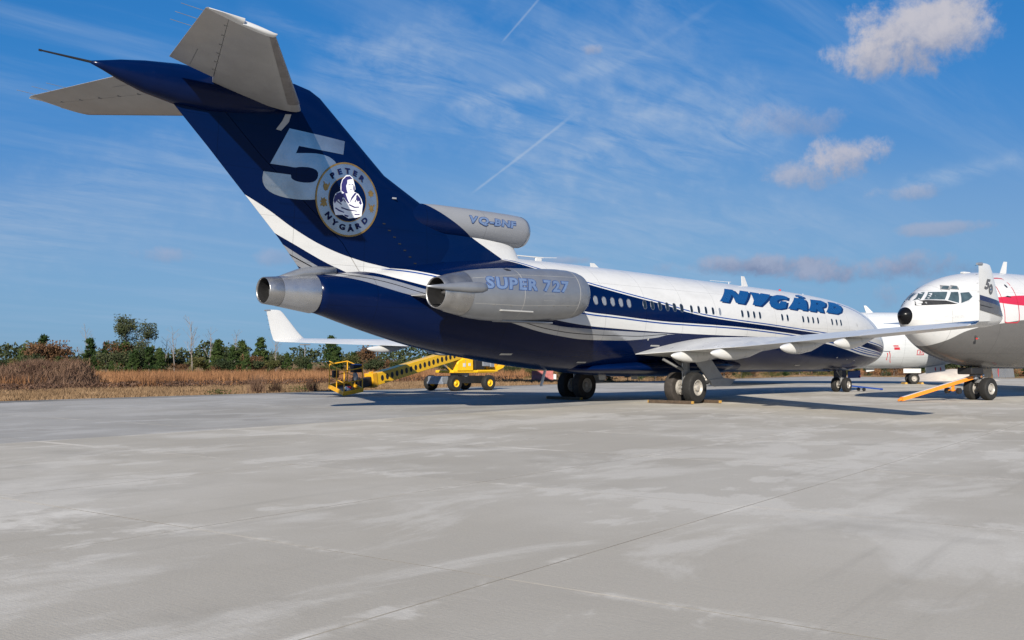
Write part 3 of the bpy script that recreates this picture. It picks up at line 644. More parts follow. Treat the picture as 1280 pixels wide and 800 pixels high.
LC = {
 'k1': [(-16.6, 5.75), (-8.6, 5.75), (-8.15, 5.44), (-7.54, 5.26), (-6.69, 5.04), (-4.29, 4.63), (-3.1, 4.46), (-1.56, 4.26), (.12, 4.06), (1.69, 3.82), (3.74, 3.64), (5.97, 3.53), (8.37, 3.43), (11, 3.30), (13.8, 3.16), (17, 2.98), (20, 2.75), (24.1, 2.4)],
 'k3': [(-16.6, 5.6), (-14.1, 4.84), (-13.28, 4.72), (-12.4, 4.63), (-11.62, 4.51), (-9.5, 4.14), (-7, 3.76), (-4.94, 3.5), (-3.39, 3.43), (0, 3.29), (1.66, 3.27), (3.74, 3.25), (5.98, 3.21), (8.4, 3.12), (11, 3.0), (13.5, 2.86), (17, 2.62), (20, 2.36), (24.1, 2.1)],
 'k5': [(-16.6, 5.4), (-15.3, 4.75), (-14.4, 4.52), (-13.91, 4.48), (-13.14, 4.30), (-12.22, 4.10), (-9, 3.50), (-7, 3.2), (-4.87, 2.99), (-3.3, 2.93), (.13, 2.85), (3.2, 2.82), (8, 2.8), (12, 2.72), (14, 2.60), (16.2, 2.36), (19.2, 2.02), (21.5, 1.9), (24.1, 1.8)],
 'k6': [(-16.6, 5.2), (-15.5, 4.5), (-13.94, 4.34), (-12.25, 3.98), (-9, 3.36), (-6.27, 2.93), (-4.83, 2.87), (-1.62, 2.82), (.88, 2.78), (1.6, 1.0), (24.1, .9)],
 'k7': [(-16.6, 4.36), (-15.31, 4.29), (-14.53, 4.18), (-13.7, 3.97), (-12.88, 3.78), (-12.29, 3.68), (-9, 3.05), (-6.14, 2.57), (-4.21, 2.46), (-2.48, 2.47), (-.5, 2.61), (.88, 2.78), (1.6, 2.6), (24.1, 1.0)],
 'km': [(-16.6, 4.8), (-15.31, 4.42), (-13.94, 4.22), (-12.25, 3.83), (-9, 3.2), (-6.2, 2.74), (-4.5, 2.66), (-2, 2.65), (.88, 2.78), (24.1, 2.0)],
 'k0': [(-16.6, .85), (16.3, .85), (16.6, 4.80), (17.5, 4.70), (19.3, 4.26), (20.4, 3.68), (21.5, 3.1), (22.6, 2.7), (24.1, 2.4)]}
LR = [('k3', 'k1', MIDBLUE), (('k1', -.10), ('k1', -.05), WHITE), ('k3', ('k1', -.10), NAVY), (('k3', -.11), ('k3', -.055), MIDBLUE),
      (.5, 'k5', NAVY), ('k7', 'k6', SILVER), (('km', -.013), ('km', .013), (.01, .01, .012), (-16, .3)),
      (('k5', .08), ('k5', .14), MIDBLUE, (12, 24.2)), (('k5', .2), ('k5', .24), MIDBLUE, (14.5, 24.2)), (('k0', -.05), 'k0', MIDBLUE, (16.8, 24.2))]
M['livery'] = curve_livery('blue_white_livery', LC, LR, WHITE, XR, ZR, .17, .03)
jet = empty('jet_airliner', (0, 0, 0)); tag(jet, 'blue and white three engined jet with a T tail, tail towards the camera', 'airplane')
xs = sorted(set(list(np.linspace(-15.8, 22, 130))+list(np.linspace(22, 24.085, 22))))
fus = MB().loft([B7.ring(x, 80) for x in xs]).build('fuselage', M['livery'], jet, True)
skin = lambda off, side=-1: (lambda x, z: B7.on(x, z, side, off))

# cabin windows
def rrect(w_, h_, r, n=4):
    o = []
    for cx, cy, a0 in ((w_/2-r, h_/2-r, 0), (-w_/2+r, h_/2-r, 90), (-w_/2+r, -h_/2+r, 180), (w_/2-r, -h_/2+r, 270)):
        for k in range(n+1): t = R(a0+90*k/n); o.append((cx+r*math.cos(t), cy+r*math.sin(t)))
    return o
wx = [(-4.35+.508*i, i) for i in (0, 1, 2, 3, 4, 6, 7, 8, 9, 10, 11)]+[(1.95+.545*i, 13+i) for i in range(5)]+[(-4.2+.508*i, i) for i in (20, 21, 22, 23, 27, 28, 31, 32, 33, 34, 37, 38, 39)]
for x, i in wx:
    z = 3.90-.0125*x; oo = rrect(.25, .37, .115); ii = rrect(.20, .32, .09); n = len(oo)
    v = [B7.on(x+a, z+b, -1, .004) for a, b in oo]+[B7.on(x+a, z+b, -1, .012) for a, b in [(p*.95, q*.95) for p, q in oo]]+[B7.on(x+a, z+b, -1, .010) for a, b in ii]+[B7.on(x+a, z+b, -1, .003) for a, b in [(p*.97, q*.97) for p, q in ii]]
    f = [(k*n+j, k*n+(j+1) % n, (k+1)*n+(j+1) % n, (k+1)*n+j) for k in range(3) for j in range(n)]
    closed = i in (0, 1, 2, 3, 4, 17); fr = mk('cabin_window', v, f, M['wframe'] if i < 12 else M['frame'], jet)
    decal('pane', [(x+a, z+b) for a, b in [(0, 0)]+ii], [(0, j+1, (j+1) % n+1) for j in range(n)], skin(.005), M['shade'] if closed else M['glass'], fr)
# title lettering with its drop shade
GL = {'N': ([(5.54, 4.96), (6.24, 4.95), (6.26, 4.72), (6.34, 4.72), (6.86, 4.95), (7.58, 4.93), (6.36, 4.28), (5.67, 4.31), (5.72, 4.63), (5.68, 4.68), (5.03, 4.29), (4.35, 4.32)], []),
 'Y': ([(7.7, 4.93), (8.49, 4.9), (8.45, 4.85), (8.7, 4.92), (9.53, 4.89), (7.78, 4.25), (7.08, 4.28), (7.42, 4.51)], []),
 'G': ([(10.21, 4.91), (10.58, 4.92), (10.91, 4.91), (11.15, 4.85), (10.78, 4.68), (10.44, 4.71), (10.12, 4.68), (9.8, 4.63), (9.59, 4.54), (9.61, 4.47), (9.74, 4.47), (10.03, 4.6), (10.61, 4.59), (10.1, 4.25), (9.53, 4.18), (9.06, 4.18), (8.75, 4.25), (8.75, 4.44), (9.04, 4.64), (9.53, 4.81)], []),
 'A': ([(11.85, 4.86), (12.86, 4.84), (12.8, 4.72), (12.19, 4.2), (11.61, 4.22), (11.6, 4.28), (11.28, 4.29), (11.09, 4.2), (10.31, 4.24)], [[(11.67, 4.52), (11.93, 4.64), (11.82, 4.53)]]),
 'o': ([(12.41, 5.02), (12.95, 5.06), (13.15, 5.0), (12.95, 4.89), (12.19, 4.92)], []),
 'R': ([(13.56, 4.85), (14.81, 4.85), (15.06, 4.77), (14.81, 4.62), (14.5, 4.5), (14.11, 4.44), (13.97, 4.17), (13.41, 4.19), (13.36, 4.34), (13.09, 4.18), (12.35, 4.21)], [[(13.84, 4.67), (14.05, 4.66), (13.87, 4.58), (13.64, 4.58)]]),
 'D': ([(15.61, 4.83), (16.55, 4.80), (16.78, 4.69), (16.66, 4.53), (16.13, 4.29), (15.47, 4.16), (14.25, 4.2)], [[(15.71, 4.57), (15.94, 4.56), (15.76, 4.47), (15.46, 4.46)]])}
for ch, (o_, h_) in GL.items():
    v, f = fill2d(o_, h_, .3); L_ = decal('title_letter', v, f, skin(.012), M['titleblue'], jet)
    v2 = [(a+.14, b-.055) for a, b in v]; decal('letter_shade', v2, f, skin(.006), M['titledark'], L_)

# wings
def wing(side):
    nz = (0, 0, 1); s = side
    secs = [((6.9, s*.8, 2.22), (-1.33, s*.8, 1.93), .125, .012, nz), ((6.2, s*1.9, 2.27), (-1.35, s*1.9, 1.97), .12, .014, nz), ((2.25, s*6.5, 2.43), (-1.5, s*6.5, 2.21), .105, .016, nz), ((-4.85, s*16.15, 2.70), (-6.70, s*16.15, 2.58), .095, .014, nz)]
    nm = 'wing'; o = surf(nm, secs, M['wing'], jet, 0, .70, 16)
    # trailing edge pieces: inboard flap, inboard aileron, outboard flap, outboard aileron
    for nme, y0, y1 in (('inboard_flap', 1.4, 6.05), ('inboard_aileron', 6.08, 7.3), ('outboard_flap', 7.33, 12.3), ('outboard_aileron', 12.33, 16.15)):
        ys = [y0]+[q for q in (1.9, 6.5) if y0 < q < y1]+[y1]; ss = [sec_at(secs, y) for y in ys]
        surf(nme, ss, M['wing'], jet, .703, 1, 8)
    # flap track fairings
    for y, r, L in ((3.6, .20, 4.4), (5.4, .20, 4.2), (9.0, .17, 3.3), (11.6, .145, 2.8)):
        q = sec_at(secs, y); te, le = Vector(q[1]), Vector(q[0]); d = (le-te).normalized(); st = te-d*.60; rings = []
        for k, (t, rr) in enumerate(((0, .05), (.012, .2), (.04, .38), (.09, .58), (.16, .76), (.26, .92), (.40, 1), (.62, .9), (.82, .55), (1, .08))):
            c = st+d*L*t; zz = c.z-.10-.14*r/.20*math.sin(math.pi*min(1, .12+t*1.0)); rings.append(ell(c.x, c.y, zz, r*rr, r*rr*1.25, 20))
        MB().loft(rings).build('flap_fairing', M['white'], jet, True)
    # winglet
    ny = (0, -s, 0); zb = 2.66
    ws = [((-4.85, s*16.15, 2.70), (-6.70, s*16.15, 2.58), .095, 0, (0, 0, 1)), ((-4.98, s*16.40, 2.74), (-6.78, s*16.40, 2.61), .09, 0, (0, -s*.5, .87)), ((-5.12, s*16.50, 2.82), (-6.82, s*16.50, 2.68), .085, 0, (0, -s*.9, .43)),
          ((-5.45, s*16.55, 3.15), (-6.92, s*16.55, 3.02), .08, 0, ny), ((-6.2, s*16.62, 4.0), (-7.12, s*16.62, 3.95), .08, 0, ny), ((-6.36, s*16.63, 4.13), (-7.15, s*16.63, 4.12), .07, 0, ny), ((-6.55, s*16.63, 4.16), (-7.12, s*16.63, 4.15), .03, 0, ny)]
    wl = surf('winglet', ws, M['white'], jet, 0, 1, 14)
    MB().bar((-7.26, s*16.63, 4.11), (-6.95, s*16.63, 4.13), .03, 8, .045).build('winglet_light', M['greymetal'], wl)
    for k in range(5):
        z = 3.2+.22*k; x = -6.92-.2*(z-3.0)/.93; MB().bar((x, s*16.58, z), (x-.10, s*16.58, z-.01), .006, 4).build('static_wick', M['dark'], wl)
    if s < 0:
        def mp(off):
            def g(x, z):
                t = (z-3.02)/(3.95-3.02); y = 16.55+.07*max(0, t); le = -5.45-.75*t; te = -6.92-.20*t; f_ = min(.98, max(.02, (le-x)/(le-te))); th = .08*(le-te)*5*(.2969*math.sqrt(f_)-.126*f_-.3516*f_*f_+.2843*f_**3-.1015*f_**4)
                return (x, s*(y+th+off), z)
            return g
        def band(name, a, b, m, off):
            pts = []
            for (zl, zr) in (a, b):
                row = []
                for k in range(13):
                    q = k/12; z = zl+(zr-zl)*q; t = (z-3.08)/.93; le = -5.45-.75*t; te = -6.92-.20*t; row.append((te+.01+(le-te-.03)*q, z))
                pts.append(row)
            v = pts[0]+pts[1]; decal(name, v, [(k, k+1, 14+k, 13+k) for k in range(12)], mp(off), m, wl)
        band('navy_stripe', (3.35, 3.24), (3.22, 3.11), M['titledark'], .006); band('grey_stripe', (3.22, 3.11), (2.97, 2.85), M['greydark'], .006); band('black_stripe', (3.11, 3.0), (3.085, 2.975), M['dark'], .010)
        v, f = text2d('5', .05, .3); decal('winglet_numeral', fit(v, -6.74, -6.38, 3.50, 3.77), f, mp(.006), M['greydark'], wl)
        ring_o = [(-6.33+.13*math.cos(2*math.pi*k/24), 3.52+.135*math.sin(2*math.pi*k/24)) for k in range(24)]; ring_i = [(-6.33+.06*math.cos(2*math.pi*k/16), 3.52+.065*math.sin(2*math.pi*k/16)) for k in range(16)]
        v, f = fill2d(ring_o, [ring_i], 1); decal('winglet_numeral', v, f, mp(.009), M['greydark'], wl)
        decal('numeral_centre', [(-6.33, 3.52)]+[(-6.33+(p+6.33)*.55, 3.52+(q-3.52)*.55) for p, q in ring_i], [(0, k+1, (k+1) % 16+1) for k in range(16)], mp(.009), M['titleblue'], wl)
    return secs
for s in (-1, 1): WSEC = wing(s)
# wing to body fairing under the belly
rg = []
for x, hw, zt, zb in ((7.6, .2, 1.9, 1.45), (7.0, 1.1, 1.8, 1.17), (5.2, 1.45, 1.9, 1.06), (2.0, 1.5, 1.85, 1.02), (-.8, 1.45, 1.75, 1.04), (-2.6, 1.2, 1.65, 1.11), (-4.0, .8, 1.5, 1.22), (-4.6, .2, 1.55, 1.35)):
    rg.append(ell(x, 0, (zt+zb)/2, hw, (zt-zb)/2, 36))
MB().loft(rg).build('belly_fairing', M['navy'], jet, True)

# fin, rudder, bullet
FC = {'fw': [(-20, 7.3), (-18.4, 6.62), (-17.41, 6.16), (-16.36, 5.59), (-15.27, 5.14), (-14.12, 4.85), (-13.28, 4.72), (-8, 4.1)], 'fl': [(-20, 6.9), (-17.45, 5.62), (-16.36, 5.14), (-15.26, 4.67), (-14.7, 4.48), (-8, 2)],
      'fn': [(-20, 6.8), (-17.21, 5.35), (-16.35, 4.91), (-15.37, 4.46), (-8, 1)], 'fb': [(-20, 6.6), (-16.88, 5.0), (-16.35, 4.76), (-15.48, 4.4), (-8, 1)], 'fs': [(-20, 6.5), (-16.72, 4.82), (-16.46, 4.63), (-15.87, 4.35), (-8, .8)]}
M['finpaint'] = curve_livery('fin_livery', FC, [('fl', 'fw', WHITE), ('fs', 'fn', SILVER), (('fb', -.018), ('fb', .018), (.01, .01, .012))], NAVY, (-20, -8), (0, 10), .17, .05)
ny = (0, 1, 0)
fsec = [((-7.9, 0, 4.6), (-16.0, 0, 4.2), .085, 0, ny), ((-8.25, 0, 5.42), (-16.95, 0, 5.32), .075, 0, ny), ((-10.17, 0, 6.37), (-17.95, 0, 6.34), .075, 0, ny), ((-11.44, 0, 6.98), (-18.55, 0, 6.95), .078, 0, ny), ((-12.99, 0, 7.72), (-19.28, 0, 7.70), .082, 0, ny), ((-14.61, 0, 9.04), (-20.5, 0, 8.9), .085, 0, ny), ((-15.53, 0, 9.80), (-20.6, 0, 9.62), .08, 0, ny), ((-15.9, 0, 9.98), (-20.5, 0, 9.78), .06, 0, ny), ((-16.45, 0, 10.08), (-20.3, 0, 9.86), .02, 0, ny)]
def fin_half(x, z):
    for a, b in zip(fsec, fsec[1:]):
        z0, z1 = a[0][2], b[0][2]
        if z0 <= z <= z1:
            q = lerp_sec(a, b, (z-z0)/(z1-z0)); le, te = q[0].x, q[1].x; f_ = min(.99, max(.01, (le-x)/(le-te))); return q[2]*(le-te)*5*(.2969*math.sqrt(f_)-.126*f_-.3516*f_*f_+.2843*f_**3-.1015*f_**4)
    return .1
surf('fin', fsec, M['finpaint'], jet, 0, .745, 18); surf('rudder', fsec[:7], M['finpaint'], jet, .749, 1, 8)
finmp = lambda off: (lambda x, z: (x, -(fin_half(x, z)+off), z))
bz = [(-22.66, 9.40, .025), (-22.3, 9.385, .13), (-21.86, 9.36, .27), (-21.2, 9.32, .43), (-20.3, 9.30, .56), (-19.3, 9.30, .61), (-18.3, 9.33, .56), (-17.5, 9.36, .46), (-16.9, 9.38, .32), (-16.5, 9.4, .12)]
MB().loft([ell(x, 0, z, r*.86, r, 36) for x, z, r in bz]).build('tail_bullet', M['navy'], jet, True)
MB().bar((-22.55, 0, 9.40), (-23.85, 0, 9.42), .035, 10, .022).bar((-23.85, 0, 9.42), (-23.92, 0, 9.42), .03, 8).build('tail_probe', M['dark'], jet)
# stabilisers and elevators
def stab(s):
    nz = (0, 0, 1)
    secs = [((-16.45, s*.35, 9.22), (-20.75, s*.35, 9.74), .10, -.004, nz), ((-16.9, s*.95, 9.235), (-20.95, s*.95, 9.72), .10, -.004, nz), ((-20.42, s*5.3, 9.36), (-22.23, s*5.3, 9.59), .09, 0, nz)]
    o = surf('stabiliser', secs, M['stab'], jet, 0, .68, 14); e = surf('elevator', secs[1:], M['stab'], jet, .685, 1, 8)
    a, b = sec_at(secs, 5.3), None
    def cap(c0, c1, nm, dy):
        r0 = foil([a], c0, c1, 10)[0]; rs = []
        for k in range(6):
            t = k/5; y = s*(5.3+dy*math.sin(t*math.pi/2)); sc = math.cos(t*math.pi/2)*.98+.02; cz = sum(p.z for p in r0)/len(r0); rs.append([(p.x, y, cz+(p.z-cz)*sc) for p in r0])
        smooth_edges(MB().loft(rs).build(nm, M['white'], o if c0 == 0 else e), 60)
    cap(0, .5, 'tip_cap', .09); cap(.5, 1, 'tip_cap', .16)
    # leading edge strip, tab and hinge fittings
    ls = [(Vector(q[0])+Vector((.012, 0, 0)), q[1], q[2]*1.04, q[3], q[4]) for q in secs[1:]]; surf('leading_edge', ls, M['stab_le'], o, 0, .10, 8)
    for t in (.15, .3, .45, .6, .75, .9):
        q = lerp_sec(secs[1], secs[2], t); p = q[0].lerp(q[1], .69); MB().box((p.x, p.y, p.z-.10*(1.3-t)), (.12, .03, .07), None, .01).build('hinge_fitting', M['strut'], e)
    q0, q1 = lerp_sec(secs[1], secs[2], .04), lerp_sec(secs[1], secs[2], .36)
    a0, a1 = q0[0].lerp(q0[1], .86), q1[0].lerp(q1[1], .86); MB().beam(a0-Vector((0, 0, .065)), a1-Vector((0, 0, .05)), .02, .02).build('tab_seam', M['strut'], e)
    for t in (.66, .8, .95):
        q = lerp_sec(secs[1], secs[2], t); p = q[1]; MB().bar(p, p+Vector((-.55, 0, .03)), .007, 5).build('static_wick', M['strut'], e)
for s in (-1, 1): stab(s)
v = [(-16.92, 9.02), (-16.72, 9.05), (-16.80, 8.80), (-17.05, 8.50), (-17.22, 8.52), (-17.02, 8.80)]
decal('wear_strip', v, [(0, 1, 2, 5), (5, 2, 3, 4)], finmp(.012), M['wing_grey'], jet)
# the polished numeral and the round emblem
five = [(-16.77, 8.62), (-14.73, 8.56), (-14.81, 8.12), (-16.43, 8.14), (-16.52, 7.91), (-16.06, 7.98), (-15.75, 8.01), (-15.42, 7.99), (-15.17, 7.9), (-15.01, 7.72), (-14.92, 7.52), (-14.94, 7.21), (-15.12, 6.91), (-15.49, 6.67), (-15.81, 6.58), (-16.4, 6.52), (-16.9, 6.54), (-17.27, 6.62), (-17.5, 6.77), (-17.59, 6.99), (-17.56, 7.23), (-16.66, 7.24), (-16.64, 7.12), (-16.44, 7.06), (-16.13, 7.06), (-15.85, 7.12), (-15.72, 7.28), (-15.74, 7.48), (-15.98, 7.55), (-16.37, 7.52), (-16.53, 7.47), (-16.76, 7.48), (-17.36, 7.48)]; sharp = {0, 1, 2, 3, 4, 20, 21, 31, 32}; F5 = []
for i, p in enumerate(five):
    a, c = five[i-1], five[(i+1) % len(five)]
    F5 += [p] if i in sharp else [tuple(np.array(p)*.75+np.array(a)*.25), tuple(np.array(p)*.75+np.array(c)*.25)]
v, f = fill2d(F5, (), .25)
decal('fin_numeral', v, f, finmp(.010), M['chrome'], jet)
MX, MZ = -14.63, 6.72
def circ(r, n=64): return [(MX+r*math.cos(2*math.pi*k/n), MZ+r*math.sin(2*math.pi*k/n)) for k in range(n)]
v, f = fill2d(circ(1.13), (), .2); med = decal('emblem_disc', v, f, finmp(.018), M['chrome'], jet)
for ro, ri, nm, mm in ((1.17, 1.115, 'emblem_rim', 'gold'), (.71, .685, 'inner_rim', 'gold')):
    v, f = fill2d(circ(ro), [circ(ri)], .2); decal(nm, v, f, finmp(.022), M[mm], med)
v, f = fill2d(circ(.685), (), .2); decal('emblem_field', v, f, finmp(.021), M['navy'], med)
MC = lambda l: [(MX+(p[0]+14.63), MZ+(p[1]-6.72)) for p in l]
silh = [(-14.71, 7.48), (-14.58, 7.5), (-14.46, 7.43), (-14.42, 7.31), (-14.38, 7.19), (-14.36, 7.08), (-14.42, 7.0), (-14.24, 6.94), (-14.12, 6.79), (-14.06, 6.64), (-14.08, 6.45), (-14.1, 6.25), (-14.27, 6.19), (-14.58, 6.13), (-14.81, 6.22), (-15.06, 6.19), (-15.12, 6.33), (-15.16, 6.51), (-15.16, 6.67), (-15.1, 6.85), (-14.92, 6.96), (-14.91, 7.17), (-14.86, 7.33)]
v, f = fill2d(silh, (), .2); fig = decal('emblem_figure', v, f, finmp(.026), M['pale'], med)
kx = lambda l: [(-14.65+(a-325)*.003825, 6.73-(b-390)*.00308+(a-325)*.00052) for a, b in l]
for poly in ([(203, 350), (235, 332), (262, 345), (285, 402), (262, 424), (242, 388), (222, 402), (206, 432), (194, 402)], [(420, 345), (452, 385), (468, 440), (455, 450), (440, 410), (425, 420), (408, 385)], [(345, 440), (400, 470), (445, 470), (440, 480), (395, 482), (340, 452)], [(215, 470), (260, 500), (300, 520), (296, 528), (250, 510), (212, 482)], [(400, 545), (450, 548), (448, 558), (398, 556)], [(308, 158), (345, 153), (372, 182), (345, 186), (320, 192), (318, 230), (308, 252), (314, 290), (326, 330), (298, 330), (264, 300), (262, 240), (276, 190)], [(381, 240), (392, 262), (395, 290), (385, 308), (379, 288)], [(300, 322), (328, 395), (346, 432), (332, 432), (300, 385), (270, 335)], [(396, 326), (414, 332), (372, 388), (346, 432), (364, 370)], [(212, 332), (258, 315), (292, 372), (262, 376), (226, 346)], [(270, 466), (330, 492), (420, 512), (424, 520), (330, 505), (268, 480)], [(418, 345), (448, 385), (440, 395), (408, 365)], [(300, 545), (345, 560), (335, 574), (305, 562)], [(330, 240), (352, 238), (352, 244), (330, 246)], [(362, 236), (378, 238), (377, 244), (362, 242)], [(346, 290), (372, 292), (370, 297), (347, 295)], [(225, 395), (275, 440), (268, 446), (222, 408)], [(395, 420), (412, 385), (417, 390), (402, 428)], [(440, 420), (462, 448), (455, 452), (436, 430)], [(290, 380), (312, 420), (304, 424), (284, 392)]):
    v, f = fill2d(kx(poly), (), .3); decal('figure_ink', v, f, finmp(.030), M['purple'], fig)
def arc_text(word, r, a_mid, da, up, size, m, off):
    n = len(word)
    for k, ch in enumerate(word):
        a = a_mid+(-(k-(n-1)/2) if up else (k-(n-1)/2))*da; t = R(a); v, f = text2d(ch, .045); aa = np.array(v); c0 = (aa.min(0)+aa.max(0))/2; lo, hi = aa.min(0), aa.max(0)
        rot = t-math.pi/2 if up else t+math.pi/2; o_ = []
        for p in v:
            x, y = (p[0]-c0[0])/.70*size*1.25, (p[1]-c0[1])/.70*size
            o_.append((MX+r*math.cos(t)+x*math.cos(rot)-y*math.sin(rot), MZ+r*math.sin(t)+x*math.sin(rot)+y*math.cos(rot)))
        decal('emblem_letter', o_, f, finmp(off), m, med)
arc_text('PETER', .90, 92, 19, True, .165, M['ink'], .036); arc_text('NYG\u00c5RD', .89, 269, 19.5, False, .165, M['ink'], .036)
gold = {(-15.44, 7.05): [(-.5, -.9), (0, -1.1), (.5, -.8), (.8, -.1), (1.1, .5), (.9, 1.0), (.8, .6), (.5, .3), (.2, .6), (-.3, .5), (-.5, .9), (-.9, 1.0), (-.6, .6), (-.8, -.1)], (-15.5, 6.55): [(-.9, -1), (-.3, -.8), (.1, -1.1), (.6, -.7), (1, -.9), (.9, -.2), (.6, .1), (.95, .6), (.4, .7), (.2, 1.1), (-.3, .7), (-.8, 1), (-.6, .4), (-1, .1), (-.5, -.2), (-.8, -.5)],
        (-13.75, 7.01): [(0, -1), (.2, -.6), (.8, -.5), (.6, -.1), (1, .3), (.5, .4), (.4, .8), (.15, .6), (0, 1.05), (-.15, .6), (-.4, .8), (-.5, .4), (-1, .3), (-.6, -.1), (-.8, -.5), (-.2, -.6)], (-13.72, 6.55): [(-.3, -1.1), (0, -.8), (.4, -1.1), (.35, -.5), (.9, -.6), (.4, 0), (1.1, .9), (.7, .9), (.25, .35), (.1, .7), (-.15, .7), (-.25, .3), (-.7, .9), (-1.05, 1.1), (-.5, 0), (-.9, -.5), (-.4, -.5)]}
for (gx, gz), sh in gold.items():
    v, f = fill2d([(gx+.125*a, gz+.135*b) for a, b in sh], (), 1); decal('gold_badge', v, f, finmp(.026), M['gold'], med)

# centre engine: intake above the roof, tail nozzle
NC = {'nl': [(-13.5, 8.0), (-11.44, 7.02), (-8.14, 5.36), (-5, 3.8)]}
M['nacelle2'] = curve_livery('centre_nacelle_paint', NC, [(0, 'nl', NAVY)], (.215, .225, .245), (-13.5, -5), (0, 10), .34, .15)
nt = [(-6.58, 6.46, .50), (-6.55, 6.46, .53), (-6.63, 6.46, .57), (-6.85, 6.46, .60), (-7.3, 6.45, .62), (-8.2, 6.45, .62), (-9.5, 6.46, .60), (-10.8, 6.48, .56), (-12.0, 6.5, .46), (-13.0, 6.5, .30)]
mb = MB().loft([ell(x, 0, z, r*(1 if x > -8.5 else 1-.12*(-8.5-x)), r, 44) for x, z, r in nt], (False, True)); o = mb.build('centre_engine_intake', M['nacelle2'], jet, True)
MB().loft([ell(x, 0, 6.46, r, r, 40) for x, r in ((-6.58, .50), (-7.1, .47), (-8.0, .47))], (False, True)).build('intake_duct', M['dark'], o, True)
MB().loft([ell(x, 0, 6.46, r, r, 44) for x, r in ((-6.59, .505), (-6.545, .53), (-6.58, .56), (-6.70, .588))], (False, False)).build('intake_lip', M['metal'], o, True)
M['pylonpaint'] = curve_livery('intake_fairing_paint', {'nl': [(-13.5, 8.0), (-11.44, 7.02), (-8.14, 5.40), (-5, 3.85)]}, [(0, 'nl', NAVY)], WHITE, (-13.5, -5), (0, 10), .25, .4, seams=False)
surf('intake_fairing', [((-6.5, 0, 5.1), (-12.5, 0, 5.0), .19, 0, ny), ((-6.72, 0, 5.5), (-12.5, 0, 5.5), .155, 0, ny), ((-6.95, 0, 5.85), (-12.5, 0, 5.85), .135, 0, ny), ((-7.1, 0, 6.4), (-12.5, 0, 6.4), .13, 0, ny)], M['pylonpaint'], jet, 0, 1, 18)
def nac_map(off): return lambda x, z: (x, -(math.sqrt(max(0.0, .622**2-(z-6.45)**2))*(1-.12*max(0, -8.5-x))+off+.006), z)
def outlined(word, x0, x1, z0, z1, mp, parent, shear=.22, slope=0):
    for nm, bold, m, off in (('lettering_outline', .082, M['letterline'], .004), ('lettering', .038, M['letterfill'], .009)):
        v, f = word2d(word, bold, shear, .19); v = fit(v, x0, x1, z0, z1) if nm == 'lettering_outline' else fit(v, x0+.022, x1-.022, z0+.018, z1-.018)
        v, f = refine([(a, b+slope*(a-x0)) for a, b in v], f, .09); par = decal(nm, v, f, mp(off), m, parent); parent = par
outlined('VQ-BNF', -9.62, -7.33, 6.42, 6.76, nac_map, o)
cone = MB().loft([ell(x, 0, z, r, r*1.0, 44) for x, z, r in ((-15.78, 3.715, .605), (-15.82, 3.715, .615), (-16.4, 3.717, .535), (-16.98, 3.72, .452))], (False, False)).build('tail_cone', M['metal'], jet, True)
nz_ = MB().loft([ell(x, 0, 3.72, r, r, 44) for x, r in ((-16.9, .44), (-17.0, .445), (-17.44, .400), (-17.46, .385), (-17.42, .37), (-16.6, .36))], (False, True)).build('tail_nozzle', M['nozzle'], jet, True)
MB().loft([ell(x, 0, 3.72, r, r, 30) for x, r in ((-16.65, .352), (-17.40, .362))], (False, False)).build('nozzle_liner', M['dark'], nz_, True)
MB().loft([ell(x, 0, 3.72, r, r, 24) for x, r in ((-16.61, .355), (-16.62, .02))], (False, False)).build('nozzle_core', M['dark'], nz_, True)
MB().box((-17.0, -.02, 3.6), (.5, .03, .34)).build('flow_splitter', M['strut'], nz_)
MB().loft([ell(x, 0, z, ry, rz, 24) for x, z, ry, rz in ((-17.0, 4.12, .04, .03), (-16.7, 4.17, .18, .1), (-16.2, 4.3, .28, .16), (-15.7, 4.36, .3, .2), (-15.0, 4.45, .25, .15))]).build('fin_root_fairing', M['cowl'], jet, True)

